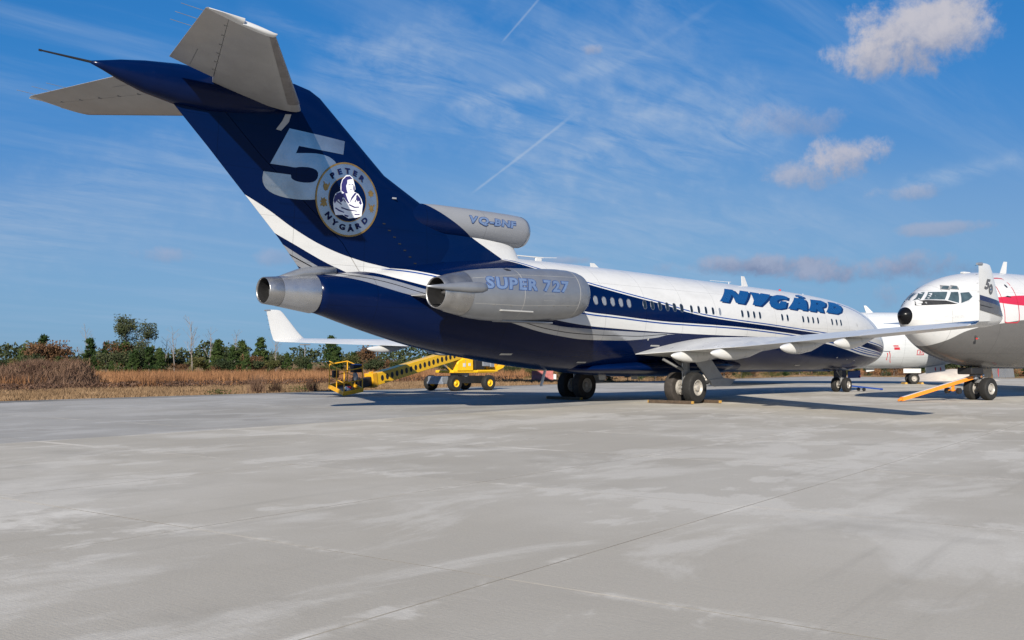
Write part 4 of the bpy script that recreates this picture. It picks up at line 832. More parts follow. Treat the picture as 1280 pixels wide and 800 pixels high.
# side engines
def pod(s):
    cy = s*3.0; T = [(-6.90, 3.965, .63), (-6.85, 3.965, .66), (-6.88, 3.96, .70), (-6.97, 3.96, .75), (-7.15, 3.955, .80), (-7.5, 3.945, .845), (-8.1, 3.92, .875), (-9.0, 3.865, .885), (-9.9, 3.82, .88), (-10.7, 3.79, .86), (-11.4, 3.765, .815), (-12.0, 3.75, .75), (-12.35, 3.745, .69)]
    o = MB().loft([ell(x, cy, z, r, r, 56) for x, z, r in T], (False, False)).build('engine_nacelle', M['cowl'], jet, True)
    MB().loft([ell(x, cy, 3.965, r, r, 48) for x, r in ((-6.90, .63), (-7.4, .60), (-8.4, .62))], (False, True)).build('intake_duct', M['dark'], o, True)
    lip = MB().loft([ell(x, cy, z, r*1.004, r*1.004, 56) for x, z, r in T[:4]], (False, False)).build('intake_lip', M['metal'], o, True)
    for x, z, r in ((-7.56, 3.943, .849), (-10.3, 3.805, .872)):
        MB().lathe([(r+.001, -.012), (r+.004, 0), (r+.001, .012)], (x, cy, z), 56, 'x').build('cowl_seam', M['wing_grey'], o, True)
    nzl = MB().loft([ell(x, cy, z, r, r, 52) for x, z, r in ((-12.33, 3.745, .686), (-12.38, 3.745, .682), (-12.62, 3.742, .635), (-12.9, 3.737, .58), (-12.92, 3.737, .563), (-13.1, 3.735, .525), (-13.32, 3.733, .478), (-13.34, 3.733, .46), (-13.28, 3.733, .445), (-13.1, 3.735, .442))], (False, False)).build('exhaust_nozzle', M['nozzle'], o, True)
    MB().loft([ell(x, cy, 3.735, r, r, 36) for x, r in ((-12.4, .42), (-13.27, .438))], (False, False)).build('exhaust_liner', M['dark'], o, True)
    MB().loft([ell(x, cy, 3.735, r, r, 24) for x, r in ((-12.41, .415), (-12.42, .2), (-12.8, .17), (-13.1, .03))], (False, True)).build('exhaust_plug', M['dark'], o, True)
    # outboard reverser fairing, ledge
    rg = [ell(x, cy+s*yo, z, ry, rz, 20) for x, yo, z, ry, rz in ((-14.05, .40, 3.86, .015, .015), (-13.6, .46, 3.87, .07, .07), (-13.0, .56, 3.885, .13, .13), (-12.5, .66, 3.90, .15, .165), (-12.1, .70, 3.91, .13, .165), (-11.9, .72, 3.915, .08, .12), (-11.83, .72, 3.915, .02, .03))]
    MB().loft(rg).build('reverser_fairing', M['cowl'], o, True)
    MB().box((-10.5, cy+s*.66, 3.245), (1.45, .16, .05), None, .015).build('cowl_ledge', M['wing_grey'], o)
    MB().box((-9.5, cy, 2.95), (2.4, .5, .06), None, .02).build('cowl_latch_panel', M['cowl'], o)
    # pylon to the fuselage
    surf('engine_pylon', [((-6.9, s*1.35, 3.86), (-12.8, s*1.2, 3.74), .075, 0, (0, 0, 1)), ((-7.2, s*2.35, 3.86), (-12.6, s*2.5, 3.74), .075, 0, (0, 0, 1))], M['white'] if s < 0 else M['white'], jet, 0, 1, 12)
    if s < 0:
        def pz(x): return float(np.interp(x, [t[0] for t in T[::-1]], [t[1] for t in T[::-1]])), float(np.interp(x, [t[0] for t in T[::-1]], [t[2] for t in T[::-1]]))
        def mp(off):
            def g(x, z):
                c, r = pz(x); q = min(1, max(-1, (z-c)/r)); return (x, cy-(r+off)*math.sqrt(1-q*q), c+(r+off)*q)
            return g
        outlined('SUPER 727', -11.93, -8.1, 3.88, 4.30, mp, o, .22, .010)
        def seam(pts, wd=.012, m=M['wing_grey']):
            v, f = [], []
            for (x0_, z0_), (x1_, z1_) in zip(pts, pts[1:]):
                L_ = math.hypot(x1_-x0_, z1_-z0_); k_ = max(1, int(L_/.15)); nx, nz2 = -(z1_-z0_)/L_*wd/2, (x1_-x0_)/L_*wd/2
                for q in range(k_):
                    a_, b_ = q/k_, (q+1)/k_; i_ = len(v); xa, za, xb, zb = x0_+(x1_-x0_)*a_, z0_+(z1_-z0_)*a_, x0_+(x1_-x0_)*b_, z0_+(z1_-z0_)*b_
                    v += [(xa-nx, za-nz2), (xb-nx, zb-nz2), (xb+nx, zb+nz2), (xa+nx, za+nz2)]; f.append((i_, i_+1, i_+2, i_+3))
            decal('cowl_seam', v, f, mp(.003), m, o)
        seam([(-12.3, 3.42), (-10.3, 3.42), (-7.6, 3.55)]); seam([(-12.3, 4.2), (-10.3, 4.42), (-7.6, 4.5)], .008)
        for xa in (-11.6, -10.9, -9.6, -8.9, -8.2): seam([(xa, 3.40+.045*max(0, xa+10.3)), (xa+.11, 3.40+.045*max(0, xa+10.3))], .045, M['strut'])
        seam([(-9.4, 3.62), (-8.9, 3.64), (-8.9, 3.86), (-9.4, 3.84), (-9.4, 3.62)], .007)
        v, f = fill2d(rrect(.22, .08, .03), (), 1); decal('vent_slot', [(a-10.6, b+4.58) for a, b in v], f, mp(.004), M['dark'], o)
    return o
for s in (-1, 1): pod(s)

# landing gear
def main_gear(s):
    y0 = s*2.86; r = .622; g = MB().bar((0, y0, .62), (0, y0, 1.25), .10, 14).bar((.02, y0, 1.2), (.1, y0-s*.05, 2.2), .16, 14).bar((0, y0-.6, .622), (0, y0+.6, .622), .075, 12)
    g.bar((-.05, y0, 1.28), (-1.0, y0-s*.35, 1.75), .055, 10).bar((.1, y0, 1.35), (.5, y0-s*1.2, 2.0), .06, 10).box((.16, y0, .95), (.09, .22, .5), None, .02).bar((.2, y0, 1.15), (.35, y0, .85), .04).bar((.35, y0, .85), (.12, y0, .6), .04).lathe([(.14, -.05), (.17, -.02), (.17, .02), (.14, .05)], (.02, y0, 1.3), 16, 'z')
    go = smooth_edges(g.build('main_landing_gear', M['strut'], jet), 35)
    for k, dy in ((0, -.43), (1, .43)):
        inner = (dy*s < 0); tyre((0, y0+dy, r), r, .41, M['rubber_dust'] if inner else M['rubber'], go)
        bk = MB()                                               # brake pack facing the strut
        bk.lathe([(.10, -.06), (.30, -.06), (.31, 0), (.30, .06), (.10, .06)], (0, y0+dy*.52, r), 24)
        for q in range(8): a = q*math.pi/4; bk.bar((.22*math.cos(a), y0+dy*.30, r+.22*math.sin(a)), (.22*math.cos(a), y0+dy*.5, r+.22*math.sin(a)), .035, 6)
        bk.build('brake_pack', M['rim'], go)
    MB().bar((.12, y0-.05, .5), (.14, y0-.06, 1.5), .018, 6).bar((-.1, y0+.07, .45), (-.12, y0+.05, 1.6), .016, 6).build('hydraulic_line', M['steel'], go)
    d = MB().prism([(.0, 1.63), (1.1, 1.72), (2.0, .96), (.88, .90)], 'y', s*3.36-.03, s*3.36+.03).prism([(.9, .93), (1.02, .72), (1.3, .65), (2.35, .68), (2.8, .93), (2.0, .99)], 'y', s*3.40-.035, s*3.40+.035)
    d.beam((.2, s*3.34, 1.5), (1.7, s*3.34, .98), .08, .06)
    d.build('gear_door', M['doorgrey'], jet)
    MB().beam((.05, y0, 1.25), (.9, s*3.33, 1.3), .05, .05).build('door_link', M['strut'], jet)
for s in (-1, 1): main_gear(s)
ng = MB().bar((19.28, 0, .405), (19.22, 0, 1.3), .07, 12).bar((19.24, 0, .95), (19.2, 0, 1.4), .10, 12).bar((19.28, -.42, .405), (19.28, .42, .405), .05, 10).bar((19.2, 0, .85), (18.6, 0, 1.3), .04).bar((19.4, .0, .75), (19.5, 0, .5), .03).box((19.3, 0, .55), (.16, .18, .14), None, .02)
ngo = smooth_edges(ng.build('nose_landing_gear', M['strut'], jet), 35)
for dy in (-.31, .31): tyre((19.28, dy, .405), .405, .28, M['rubber'], ngo)
for dy in (-.42, .42): MB().box((20.0, dy, .98), (1.5, .035, .42), None, .012).build('nose_gear_door', M['navy'], jet)
MB().lathe([(.05, 0), (.05, .05), (.035, .08), (.004, .09)], (20.6, -.45, .86), 12, 'x').build('taxi_light', M['red'], jet)
# belly and roof fittings
MB().beam((-5.3, -.15, 1.36), (-5.55, -.15, .72), .10, .05).build('drain_mast', M['white'], jet)
for x in (-2.3, -.2): MB().prism([(x, 1.25), (x+.42, 1.25), (x+.40, .92), (x+.06, .92)], 'y', -.32, -.26).build('blade_antenna', M['wing_grey'], jet)
for x, h_, y in ((9.1, .52, 0), (-2.3, .20, 0)):
    z = B7.sec(x)[0]-.03; MB().prism([(x+.42, z), (x-.12, z), (x-.16, z+h_), (x+.06, z+h_)], 'y', -.025, .025).build('blade_antenna', M['white'], jet)
z = B7.sec(-5.2)[0]; MB().box((-5.55, 0, z+.06), (.35, .07, .18), None, .03).beam((-6.7, 0, z+.13), (-5.3, 0, z+.15), .08, .035).beam((-5.4, 0, z+.15), (-4.5, 0, z+.21), .02, .02).build('roof_aerial', M['white'], jet)
z = B7.sec(7.6)[0]; MB().beam((8.0, 0, z+.13), (6.2, 0, z+.10), .02, .02).bar((7.8, 0, z-.03), (7.8, 0, z+.13), .02).build('wire_aerial', M['white'], jet)
z = B7.sec(12.6)[0]; MB().lathe([(.07, 0), (.07, .07), (.05, .12), (.004, .14)], (12.6, 0, z-.02), 14, 'z').build('red_beacon', M['red'], jet)
z = B7.sec(15)[0]; MB().lathe([(.05, 0), (.05, .05), (.004, .09)], (15.0, 0, z-.01), 12, 'z').build('small_aerial', M['white'], jet)
for x, z, a, b in ((17.6, 3.62, .12, .12), (17.6, 3.72, .05, .05), (-8.2, 1.9, .5, .06), (-.3, 2.3, .6, .06), (9.6, 2.55, .09, .09), (-.9, 2.55, .09, .09), (-4.2, 1.62, .5, .05), (16, 1.9, .1, .06), (18.3, 1.75, .09, .05), (17.3, 1.8, .08, .05), (12.5, 1.5, .5, .04)):
    v, f = fill2d([(x-a/2, z-b/2), (x+a/2, z-b/2), (x+a/2, z+b/2), (x-a/2, z+b/2)], (), .3); decal('service_panel', v, f, skin(.006), M['wing_grey'], jet)
for k in range(9):
    x, z = -13.2+.24*k*.9, 6.1-.2*k; MB().box((x, -(fin_half(x, z)+.005), z), (.10, .02, .035)).build('fin_stud', M['dark'], jet)
MB().bar((-12.85, -fin_half(-12.85, 6.98), 6.98), (-12.75, -fin_half(-12.75, 6.98)-.10, 6.97), .03, 8).build('fin_light', M['greymetal'], jet)
for y in (-1.0,):
    MB().bar(B7.on(22.6, 2.3, -1, -.02), (22.75, -1.12, 2.28), .02, 6).bar((22.75, -1.12, 2.28), (23.1, -1.14, 2.29), .018, 6).build('pitot_tube', M['steel'], jet)
# left wing root landing strip of pylon shading done; streamers hang from the nose probes
for (x, y, z, dx, L, lb) in ((22.95, -1.15, 2.26, .16, .62, 'longer red warning streamer hanging from the nose probe of the blue and white jet'), (22.7, -1.14, 2.2, -.05, .42, 'shorter red warning streamer below the nose probe of the blue and white jet')):
    n = 8; v = []
    for k in range(n): t = k/(n-1); v += [(x+dx*t-.04, y-.03*math.sin(t*5), z-L*t), (x+dx*t+.04, y-.03*math.sin(t*5+.4), z-L*t)]
    vv = v+[(a, b_-.012, c) for a, b_, c in v]; m_ = 2*n; ff = [(2*k, 2*k+1, 2*k+3, 2*k+2) for k in range(n-1)]+[(m_+2*k, m_+2*k+2, m_+2*k+3, m_+2*k+1) for k in range(n-1)]+[(2*k, 2*k+2, m_+2*k+2, m_+2*k) for k in range(n-1)]+[(2*k+1, m_+2*k+1, m_+2*k+3, 2*k+3) for k in range(n-1)]
    tag(mk('warning_streamer', vv, ff, M['redcloth']), lb, 'streamer')

# ------------------------------------------------------------------ the grey bellied four engined jet on the right
J2 = empty('jet_airliner', (12.6, -9.75, 0), R(168.5)); tag(J2, 'white and grey jet with a red stripe and black nose tip, at the right edge', 'airplane')
B2 = Body([(-40, 4.6, 3.4, .5, 4.0), (-30, 5.72, 1.9, 1.6, 3.75), (-22, 5.75, 1.38, 1.88, 3.72), (-3, 5.70, 1.38, 1.88, 3.68), (-.5, 5.66, 1.40, 1.87, 3.66), (1.1, 5.55, 1.50, 1.79, 3.63), (2.2, 5.38, 1.66, 1.62, 3.6), (3.2, 5.12, 1.9, 1.36, 3.57), (3.9, 4.86, 2.15, 1.13, 3.56), (4.4, 4.60, 2.4, .92, 3.56), (4.8, 4.34, 2.66, .72, 3.57), (5.2, 4.04, 2.98, .48, 3.58), (5.5, 3.86, 3.26, .29, 3.585), (5.68, 3.70, 3.46, .13, 3.59), (5.73, 3.60, 3.57, .02, 3.59)])
G7 = {'g': [(-40, 3.8), (-6, 3.62), (-2, 3.52), (-.29, 3.47), (1.22, 3.3), (2.05, 3.19), (2.95, 3.0), (3.79, 2.58), (4.25, 2.34), (4.6, 2.1), (5.73, 1.2)], 'r1': [(-40, 4.62), (-4, 4.6), (-.66, 4.55), (1.34, 4.40), (2.4, 4.30), (5.73, 4.0)], 'r0': [(-40, 4.0), (-4, 4.04), (-.38, 4.09), (1.08, 4.15), (2.4, 4.26), (5.73, 4.3)]}
RED = (.47, .025, .06)
M['livery2'] = curve_livery('white_grey_livery', G7, [(0, 'g', (.115, .112, .11)), ('r0', 'r1', RED, (-41, 2.3)), (3.2, 4.0, (.006, .006, .007), (5.41, 6))], (.54, .54, .535), (-40, 5.73), (0, 6), .24, .1)
xs = sorted(set(list(np.linspace(-40, 3, 70))+list(np.linspace(3, 5.725, 36))))
MB().loft([B2.ring(x, 72) for x in xs]).build('fuselage', M['livery2'], J2, True)
sk2 = lambda off, side=1: (lambda x, z: B2.on(x, z, side, off))
def patch2(name, poly, m, off, parent=J2, side=1, maxe=.18):
    v, f = fill2d(poly, (), maxe); return decal(name, v, f, sk2(off, side), m, parent)
def grow(poly, d):
    c = np.mean(poly, 0); return [tuple(c+(np.array(p)-c)*(1+d/max(.05, np.linalg.norm(np.array(p)-c)))) for p in poly]
M['wscreen'] = mat('windscreen_glass', (.05, .075, .085), .06, 0, 0, .35, 3, .02, spec=.8)
for side in (1, -1):
    patch2('glare_shield', [(5.16, 3.98), (4.98, 4.18), (4.71, 4.215), (4.03, 4.21), (3.52, 4.06), (4.1, 4.03), (4.81, 3.99)], M['dark'], .005, J2, side)
    for k, poly in enumerate(([(4.98, 4.20), (4.83, 4.23), (4.40, 4.56), (4.50, 4.545)], [(4.73, 4.235), (4.33, 4.56), (3.69, 4.575), (4.02, 4.235)], [(3.90, 4.22), (3.56, 4.56), (3.24, 4.58), (3.47, 4.10)], [(3.17, 4.54), (2.74, 4.58), (2.70, 4.38), (2.95, 4.23), (3.36, 4.10)], [(3.8, 4.70), (3.6, 4.83), (3.38, 4.83), (3.55, 4.70)], [(3.43, 4.71), (3.24, 4.83), (3.07, 4.83), (3.14, 4.71)])):
        fr = patch2('cockpit_window', grow(poly, .055), M['frame'] if k < 4 else M['strut'], .007, J2, side); patch2('pane', poly, M['wscreen'], .012, fr, side)
ow = [(1.07, 3.36), (1.10, 4.0), (1.05, 4.54), (.97, 5.05), (.80, 5.27), (.2, 5.30), (-.03, 5.28), (-.09, 5.06), (-.01, 4.52), (.08, 3.89), (.08, 3.46), (.2, 3.35), (.95, 3.33)]
def strip(poly, wd, closed=True):
    n = len(poly); P = [np.array(p) for p in poly]; v = []; f = []
    for i in range(n):
        a, b = P[i], P[(i+1) % n]; d = b-a; L = np.linalg.norm(d); t = d/L; nn = np.array([-t[1], t[0]])*wd/2; k = max(1, int(L/.2)); a = a-t*wd*.3; b = b+t*wd*.3
        for j in range(k):
            p, q = a+(b-a)*j/k, a+(b-a)*(j+1)/k; o = len(v); v += [tuple(p-nn), tuple(q-nn), tuple(q+nn), tuple(p+nn)]; f.append((o, o+1, o+2, o+3))
    return v, f
v, f = strip(ow, .045); dr = decal('cabin_door_outline', v, f, sk2(.006), M['red'], J2)
patch2('door_window', [(.28+.07*math.cos(k), 4.93+.08*math.sin(k)) for k in np.linspace(0, 5.6, 9)], M['glass'], .006, dr)
patch2('door_handle', [(.38, 4.42), (.80, 4.44), (.62, 4.49), (.42, 4.47)], M['dark'], .007, dr)
v, f = text2d('Jett Clipper Ella', 0, .3); v = fit(v, -4.25, -3.3, 3.46, 3.62); decal('nose_script', [(-a, b) for a, b in v], f, sk2(.006), M['faint'], J2)
v, f = strip([(4.62, 4.35), (4.61, 4.05), (4.59, 3.65), (4.56, 3.21), (4.42, 2.75)], .012); decal('radome_seam', v[:-4*1], f[:-1], sk2(.004), M['frame'], J2)
MB().bar(B2.on(2.6, 2.75, 1, 0), np.array(B2.on(2.6, 2.75, 1, .22))+np.array([.1, 0, -.02]), .035, 8).build('probe', M['steel'], J2)
MB().box(tuple(np.array(B2.on(2.7, 2.72, 1, .2))), (.12, .05, .06)).build('probe_cover', M['redcloth'], J2)
z = 5.69; MB().prism([(-2.2, z-.03), (-1.75, z-.03), (-2.1, z+.55), (-2.3, z+.55)], 'y', -.03, .03).build('blade_antenna', M['white'], J2)
MB().box((1.0, 0, 5.57), (.5, .2, .08), None, .03).build('roof_fitting', M['white'], J2)
g = MB().bar((0, 0, .495), (-.05, 0, 1.6), .095, 14).bar((0, -.5, .495), (0, .5, .495), .06, 12).bar((.05, 0, 1.0), (.9, 0, 1.55), .05).bar((-.1, 0, .9), (-.28, 0, .62), .035).bar((-.28, 0, .62), (-.05, 0, .5), .035).box((.05, 0, .85), (.3, .34, .22), None, .04)
go = smooth_edges(g.build('nose_landing_gear', M['strut'], J2), 35)
for dy in (-.36, .36): tyre((0, dy, .495), .495, .36, M['rubber'], go)
for dy in (-.1, .25): MB().lathe([(.10, 0), (.10, .06), (.085, .10), (.004, .11)], (.24, dy, 1.08), 16, 'x').build('taxi_light', M['steel'], go)
for dy in (-.52, .52):
    d = MB().box((-.95, dy, 1.18), (1.7, .035, .42), Matrix.Rotation(R(8 if dy > 0 else -8), 3, 'X'), .012).build('nose_gear_door', M['pgrey'], J2)
    MB().box((-.5, dy*1.06, 1.2), (.03, .02, .36)).build('door_stripe', M['red'], d)
MB().box((.75, .0, 1.28), (.9, .7, .30), None, .05).build('gear_bay_housing', M['black'], J2)
# the rest of the aircraft, outside the picture to the right
nz = (0, 0, 1)
for s in (-1, 1):
    surf('wing', [((-11, s*1.2, 2.2), (-21.5, s*1.2, 2.1), .12, .01, nz), ((-17.2, s*8, 2.8), (-23.5, s*8, 2.75), .11, .01, nz), ((-27.5, s*21.5, 4.1), (-30.2, s*21.5, 4.05), .09, .01, nz)], M['wing'], J2)
    surf('stabiliser', [((-33.5, s*.5, 4.7), (-38.5, s*.5, 4.7), .09, 0, nz), ((-38, s*6.6, 5.3), (-40, s*6.6, 5.3), .09, 0, nz)], M['wing'], J2)
    for yy in (8.4, 14.2):
        x0 = -11-(yy-1.2)*.84-.9; MB().loft([ell(x0+dx, s*yy, 1.75+yy*.07, r, r, 28) for dx, r in ((1.3, .52), (1.35, .56), (1.1, .64), (0, .68), (-1.6, .62), (-2.8, .40))], (True, True)).build('engine_nacelle', M['cowl'], J2, True)
        surf('engine_pylon', [((x0+.6, s*yy, 2.2+yy*.07), (x0-2.6, s*yy, 2.2+yy*.07), .07, 0, (0, 1, 0)), ((x0-.4, s*yy, 2.75+yy*.07), (x0-3.2, s*yy, 2.75+yy*.07), .07, 0, (0, 1, 0))], M['white'], J2)
    mg = MB().bar((-17.5, s*3.3, .55), (-17.5, s*3.2, 2.5), .14, 12).build('main_landing_gear', M['strut'], J2)
    for dx in (-.7, .7):
        for dy in (-.42, .42): tyre((-17.5+dx, s*3.3+dy, .56), .56, .38, M['rubber'], mg)
surf('fin', [((-30.5, 0, 5.5), (-38.5, 0, 5.0), .09, 0, (0, 1, 0)), ((-37.2, 0, 11.8), (-40.5, 0, 11.8), .08, 0, (0, 1, 0))], M['white'], J2)

# ------------------------------------------------------------------ the plain white jet behind
gp = ground(1140, 82.3); hd3 = math.atan2(RT[1], RT[0])
J3 = empty('jet_airliner', (gp[0], gp[1], 0), hd3); tag(J3, 'plain white jet farther off, seen between the other two noses', 'airplane')
B3 = Body([(-34, 4.9, 3.6, .4, 4.2), (-27, 5.5, 2.0, 1.5, 3.7), (-20, 5.55, 1.22, 1.88, 3.5), (-1.5, 5.52, 1.20, 1.88, 3.45), (.5, 5.45, 1.25, 1.82, 3.4), (1.8, 5.2, 1.38, 1.62, 3.3), (2.8, 4.75, 1.56, 1.3, 3.15), (3.6, 4.2, 1.8, .95, 3.0), (4.2, 3.7, 2.1, .6, 2.9), (4.6, 3.25, 2.45, .28, 2.85), (4.75, 2.87, 2.8, .02, 2.83)])
M['livery3'] = curve_livery('plain_white_livery', {'b': [(-34, 4.15), (-2.6, 4.62), (-1.0, 4.72), (2.0, 4.72), (4.75, 4.5)], 'a': [(-34, 4.15), (-2.6, 4.58), (-1.0, 4.50), (2.0, 4.48), (4.75, 4.4)]}, [('a', 'b', (.12, .16, .24), (-2.75, 3))], (.50, .52, .535), (-34, 4.75), (0, 6), .3, .1)
MB().loft([B3.ring(x, 56) for x in sorted(set(list(np.linspace(-34, 1, 46))+list(np.linspace(1, 4.745, 24))))]).build('fuselage', M['livery3'], J3, True)
def patch3(name, poly, m, parent=J3, off=.008):
    v, f = fill2d(poly, (), .3); return decal(name, v, f, lambda x, z: B3.on(x, z, -1, off), m, parent)
for x0, x1, z0, z1 in ((-2.1, -1.72, 2.86, 2.95), (-2.02, -1.60, 2.62, 2.80)): patch3('red_flash', [(x0, z0), (x1, z0), (x1-.04, z1), (x0-.04, z1)], M['red'])
v, f = strip([(-.25, 2.25), (.25, 2.25), (.25, 2.6), (-.25, 2.6)], .05); fr = decal('service_hatch_outline', v, f, lambda x, z: B3.on(x, z, -1, .008), M['red'], J3)
patch3('hatch_mark', [(-.08, 2.33), (.0, 2.33), (.0, 2.53), (-.08, 2.53)], M['red'], fr); patch3('hatch_mark', [(.08, 2.33), (.14, 2.33), (.14, 2.53), (.08, 2.53)], M['red'], fr)
g = MB().bar((0, 0, .42), (0, 0, 1.5), .08, 12).bar((0, -.4, .42), (0, .4, .42), .05, 10).bar((0, 0, .8), (.7, 0, 1.3), .04); go = g.build('nose_landing_gear', M['strut'], J3)
for dy in (-.3, .3): tyre((0, dy, .42), .42, .3, M['rubber'], go)
MB().box((-.2, -.5, 1.02), (1.35, .04, .34), None, .012).build('nose_gear_door', M['white'], J3)
d = MB().box((1.55, -.55, 1.15), (1.5, .05, .48), Matrix.Rotation(R(-8), 3, 'Y'), .012).build('nose_gear_door', M['white'], J3)
for x in (1.55, 1.95): MB().box((x, -.59, 1.16), (.08, .02, .26), Matrix.Rotation(R(-8), 3, 'Y')).build('door_mark', M['red'], d)
MB().prism([(-3.6, 1.25), (-2.9, 1.3), (-2.95, 1.02), (-3.55, .92)], 'y', -.05, .05).build('blade_antenna', M['white'], J3)
MB().prism([(-3.5, 5.5), (-2.95, 5.5), (-3.5, 6.05), (-3.68, 6.05)], 'y', -.03, .03).build('blade_antenna', M['white'], J3)
for s in (-1, 1):
    surf('wing', [((-8, s*1.2, 2.1), (-15, s*1.2, 2.0), .12, .01, nz), ((-16.5, s*14.5, 2.9), (-18.3, s*14.5, 2.85), .09, .01, nz)], M['wing'], J3)
    mg = MB().bar((-16.6, s*2.6, .5), (-14.3, s*2.5, 2.2), .12, 12).build('main_landing_gear', M['strut'], J3)
    for dy in (-.38, .38): tyre((-16.6, s*2.6+dy, .55), .55, .38, M['rubber'], mg)
    surf('stabiliser', [((-28.5, s*.5, 4.7), (-32.5, s*.5, 4.7), .09, 0, nz), ((-32, s*5, 5.1), (-33.8, s*5, 5.1), .09, 0, nz)], M['wing'], J3)
surf('fin', [((-26.5, 0, 5.3), (-33, 0, 5), .09, 0, (0, 1, 0)), ((-30.5, 0, 8.3), (-33.6, 0, 8.3), .08, 0, (0, 1, 0))], M['white'], J3)
for sx, lb in ((-.62, 'small chock left of the white jet nose wheel'), (.62, 'small chock right of the white jet nose wheel')):
    p = Vector((gp[0], gp[1], 0))+Vector((RT[0], RT[1], 0))*sx; o = MB().prism([(-.13, 0), (.13, 0), (.05, .14), (-.05, .14)], 'y', -.4, .4).build('wheel_chock', M['woodend']); o.location = (p.x, p.y, .002); o.rotation_euler = (0, 0, hd3); tag(o, lb, 'chock', 'chocks')

# ------------------------------------------------------------------ chocks and tow bars
def timber(loc, rz, L, lb):
    t = empty('wheel_chock', loc, rz); tag(t, lb, 'chock')
    MB().box((0, 0, .065), (.15, L, .125), None, .012).build('beam', M['wood'], t)
    for s in (-1, 1): MB().box((0, s*(L/2+.001), .065), (.13, .10, .105), None, .01).build('painted_end', M['woodend'], t)
timber((-.82, -2.72, .002), R(4), 1.95, 'long timber chock behind the near main wheels of the blue jet')
timber((.84, -3.0, .002), R(-3), 1.9, 'timber chock in front of the near main wheels of the blue jet')
timber((-.83, 2.86, .002), 0, 1.9, 'timber chock behind the far main wheels of the blue jet, in shadow')
# orange tow bar from the ground to the right hand jet
A_ = Vector((8.05, -8.15, .10)); Bv = Vector((12.25, -9.62, 1.02)); dv_ = (Bv-A_)
tb = empty('tow_bar', (A_.x, A_.y, .0)); tag(tb, 'orange tow bar propped against the nose gear of the right hand jet', 'tow bar')
L0 = lambda t, z=0: (dv_*t)+Vector((0, 0, A_.z+z)); pr = Vector((-dv_.y, dv_.x, 0)).normalized()
MB().beam(L0(0), L0(1), .16, .15).build('bar', M['orange'], tb); MB().beam(L0(.02, .082), L0(.98, .082), .11, .012).build('white_strip', M['white'], tb)
MB().bar(L0(0)+Vector((-.16, .05, -.04)), L0(0), .05, 10).build('towing_eye', M['orange'], tb)
MB().box(L0(1), (.35, .30, .22), None, .03).build('tow_head', M['greymetal'], tb)
w0 = L0(.70); MB().beam(w0, w0+Vector((0, 0, -.34)), .10, .10).bar(w0+Vector((0, 0, -.30))-pr*.3, w0+Vector((0, 0, -.30))+pr*.3, .03).build('wheel_leg', M['orange'], tb)
for s in (-1, 1):
    c = w0+Vector((0, 0, -.32))+pr*s*.3; MB().bar(c-pr*.06, c+pr*.06, .13, 18).build('transport_wheel', M['black'], tb)
A_ = Vector((19.75, -.1, .35)); Bv = Vector((22.3, -.9, .12)); dv_ = Bv-A_; L0 = lambda t, z=0: dv_*t+Vector((0, 0, A_.z+z)); pr = Vector((-dv_.y, dv_.x, 0)).normalized()
tb = empty('tow_bar', (A_.x, A_.y, 0)); tag(tb, 'blue tow bar lying in front of the nose wheels of the blue and white jet', 'tow bar')
MB().beam(L0(0), L0(1), .10, .08).build('bar', M['blue'], tb); c = L0(.42); MB().beam(c, c+Vector((0, 0, -.18)), .06, .06).build('wheel_leg', M['greymetal'], tb)
for s in (-1, 1): MB().bar(c+Vector((0, 0, -.13))+pr*(s*.2-.04), c+Vector((0, 0, -.13))+pr*(s*.2+.04), .10, 14).build('transport_wheel', M['black'], tb)
MB().bar(L0(1), L0(1.05), .06, 10).build('towing_eye', M['blue'], tb)

# ------------------------------------------------------------------ yellow boom lift
bl = empty('boom_lift', (5.2, 16.1, 0)); tag(bl, 'yellow telescopic boom lift with its basket lowered to the ground', 'boom lift')
W = lambda x, y, z: Vector((x-5.2, y-16.1, z))
for x in (3.9, 6.5):
    for y in (15.15, 17.15):
        r = .44; t = smooth_edges(MB().lathe([(a*r, b*.36) for a, b in TYRE], W(x, y, r), 30).build('wheel', M['rubber'], bl), 50)
        MB().lathe([(.27, -.165), (.25, -.16), (.22, -.10), (.10, -.08), (.09, -.14), (.004, -.15)], W(x, y, r), 24).lathe([(.27, .165), (.25, .16), (.22, .10), (.10, .08), (.09, .14), (.004, .15)], W(x, y, r), 24).build('rim', M['yellow2'], t, True)
MB().box(W(5.2, 16.15, .62), (2.9, 1.1, .42), None, .05).box(W(3.9, 16.15, .5), (.3, 1.7, .22), None, .03).box(W(6.5, 16.15, .5), (.3, 1.7, .22), None, .03).build('chassis', M['black'], bl)
MB().box(W(3.55, 16.15, .60), (.5, 1.2, .42), None, .04).box(W(3.35, 16.15, .45), (.12, 1.35, .14), None, .03).build('axle_housing', M['greymetal'], bl)
MB().bar(W(5.2, 16.15, .8), W(5.2, 16.15, 1.02), .55, 24).build('slew_ring', M['greymetal'], bl)
MB().box(W(5.6, 16.1, 1.08), (3.3, 1.5, .16), None, .04).prism([(p[0]-5.2, p[1]) for p in [(7.2, 1.0), (8.05, 1.28), (8.3, 1.55), (8.1, 1.55), (7.6, 1.3), (7.0, 1.18)]], 'y', -.6, .6).build('turret_deck', M['yellow2'], bl)
hood = MB().loft([[(x-5.2, y-16.1, z) for y, z in ((15.28, 1.14), (15.30, zt-.16), (15.42, zt), (15.85, zt), (15.95, zt-.1), (15.95, 1.14))] for x, zt in ((4.25, 1.62), (4.35, 1.78), (4.7, 1.92), (5.35, 1.94), (5.42, 1.9))]).build('engine_hood', M['yellow2'], bl)
MB().box(W(4.75, 15.285, 1.45), (.2, .02, .2)).box(W(5.15, 15.285, 1.48), (.16, .02, .16)).build('decal_plate', M['white'], hood)
MB().box(W(4.85, 15.284, 1.5), (.012, .02, .5)).build('hood_seam', M['strut'], hood)
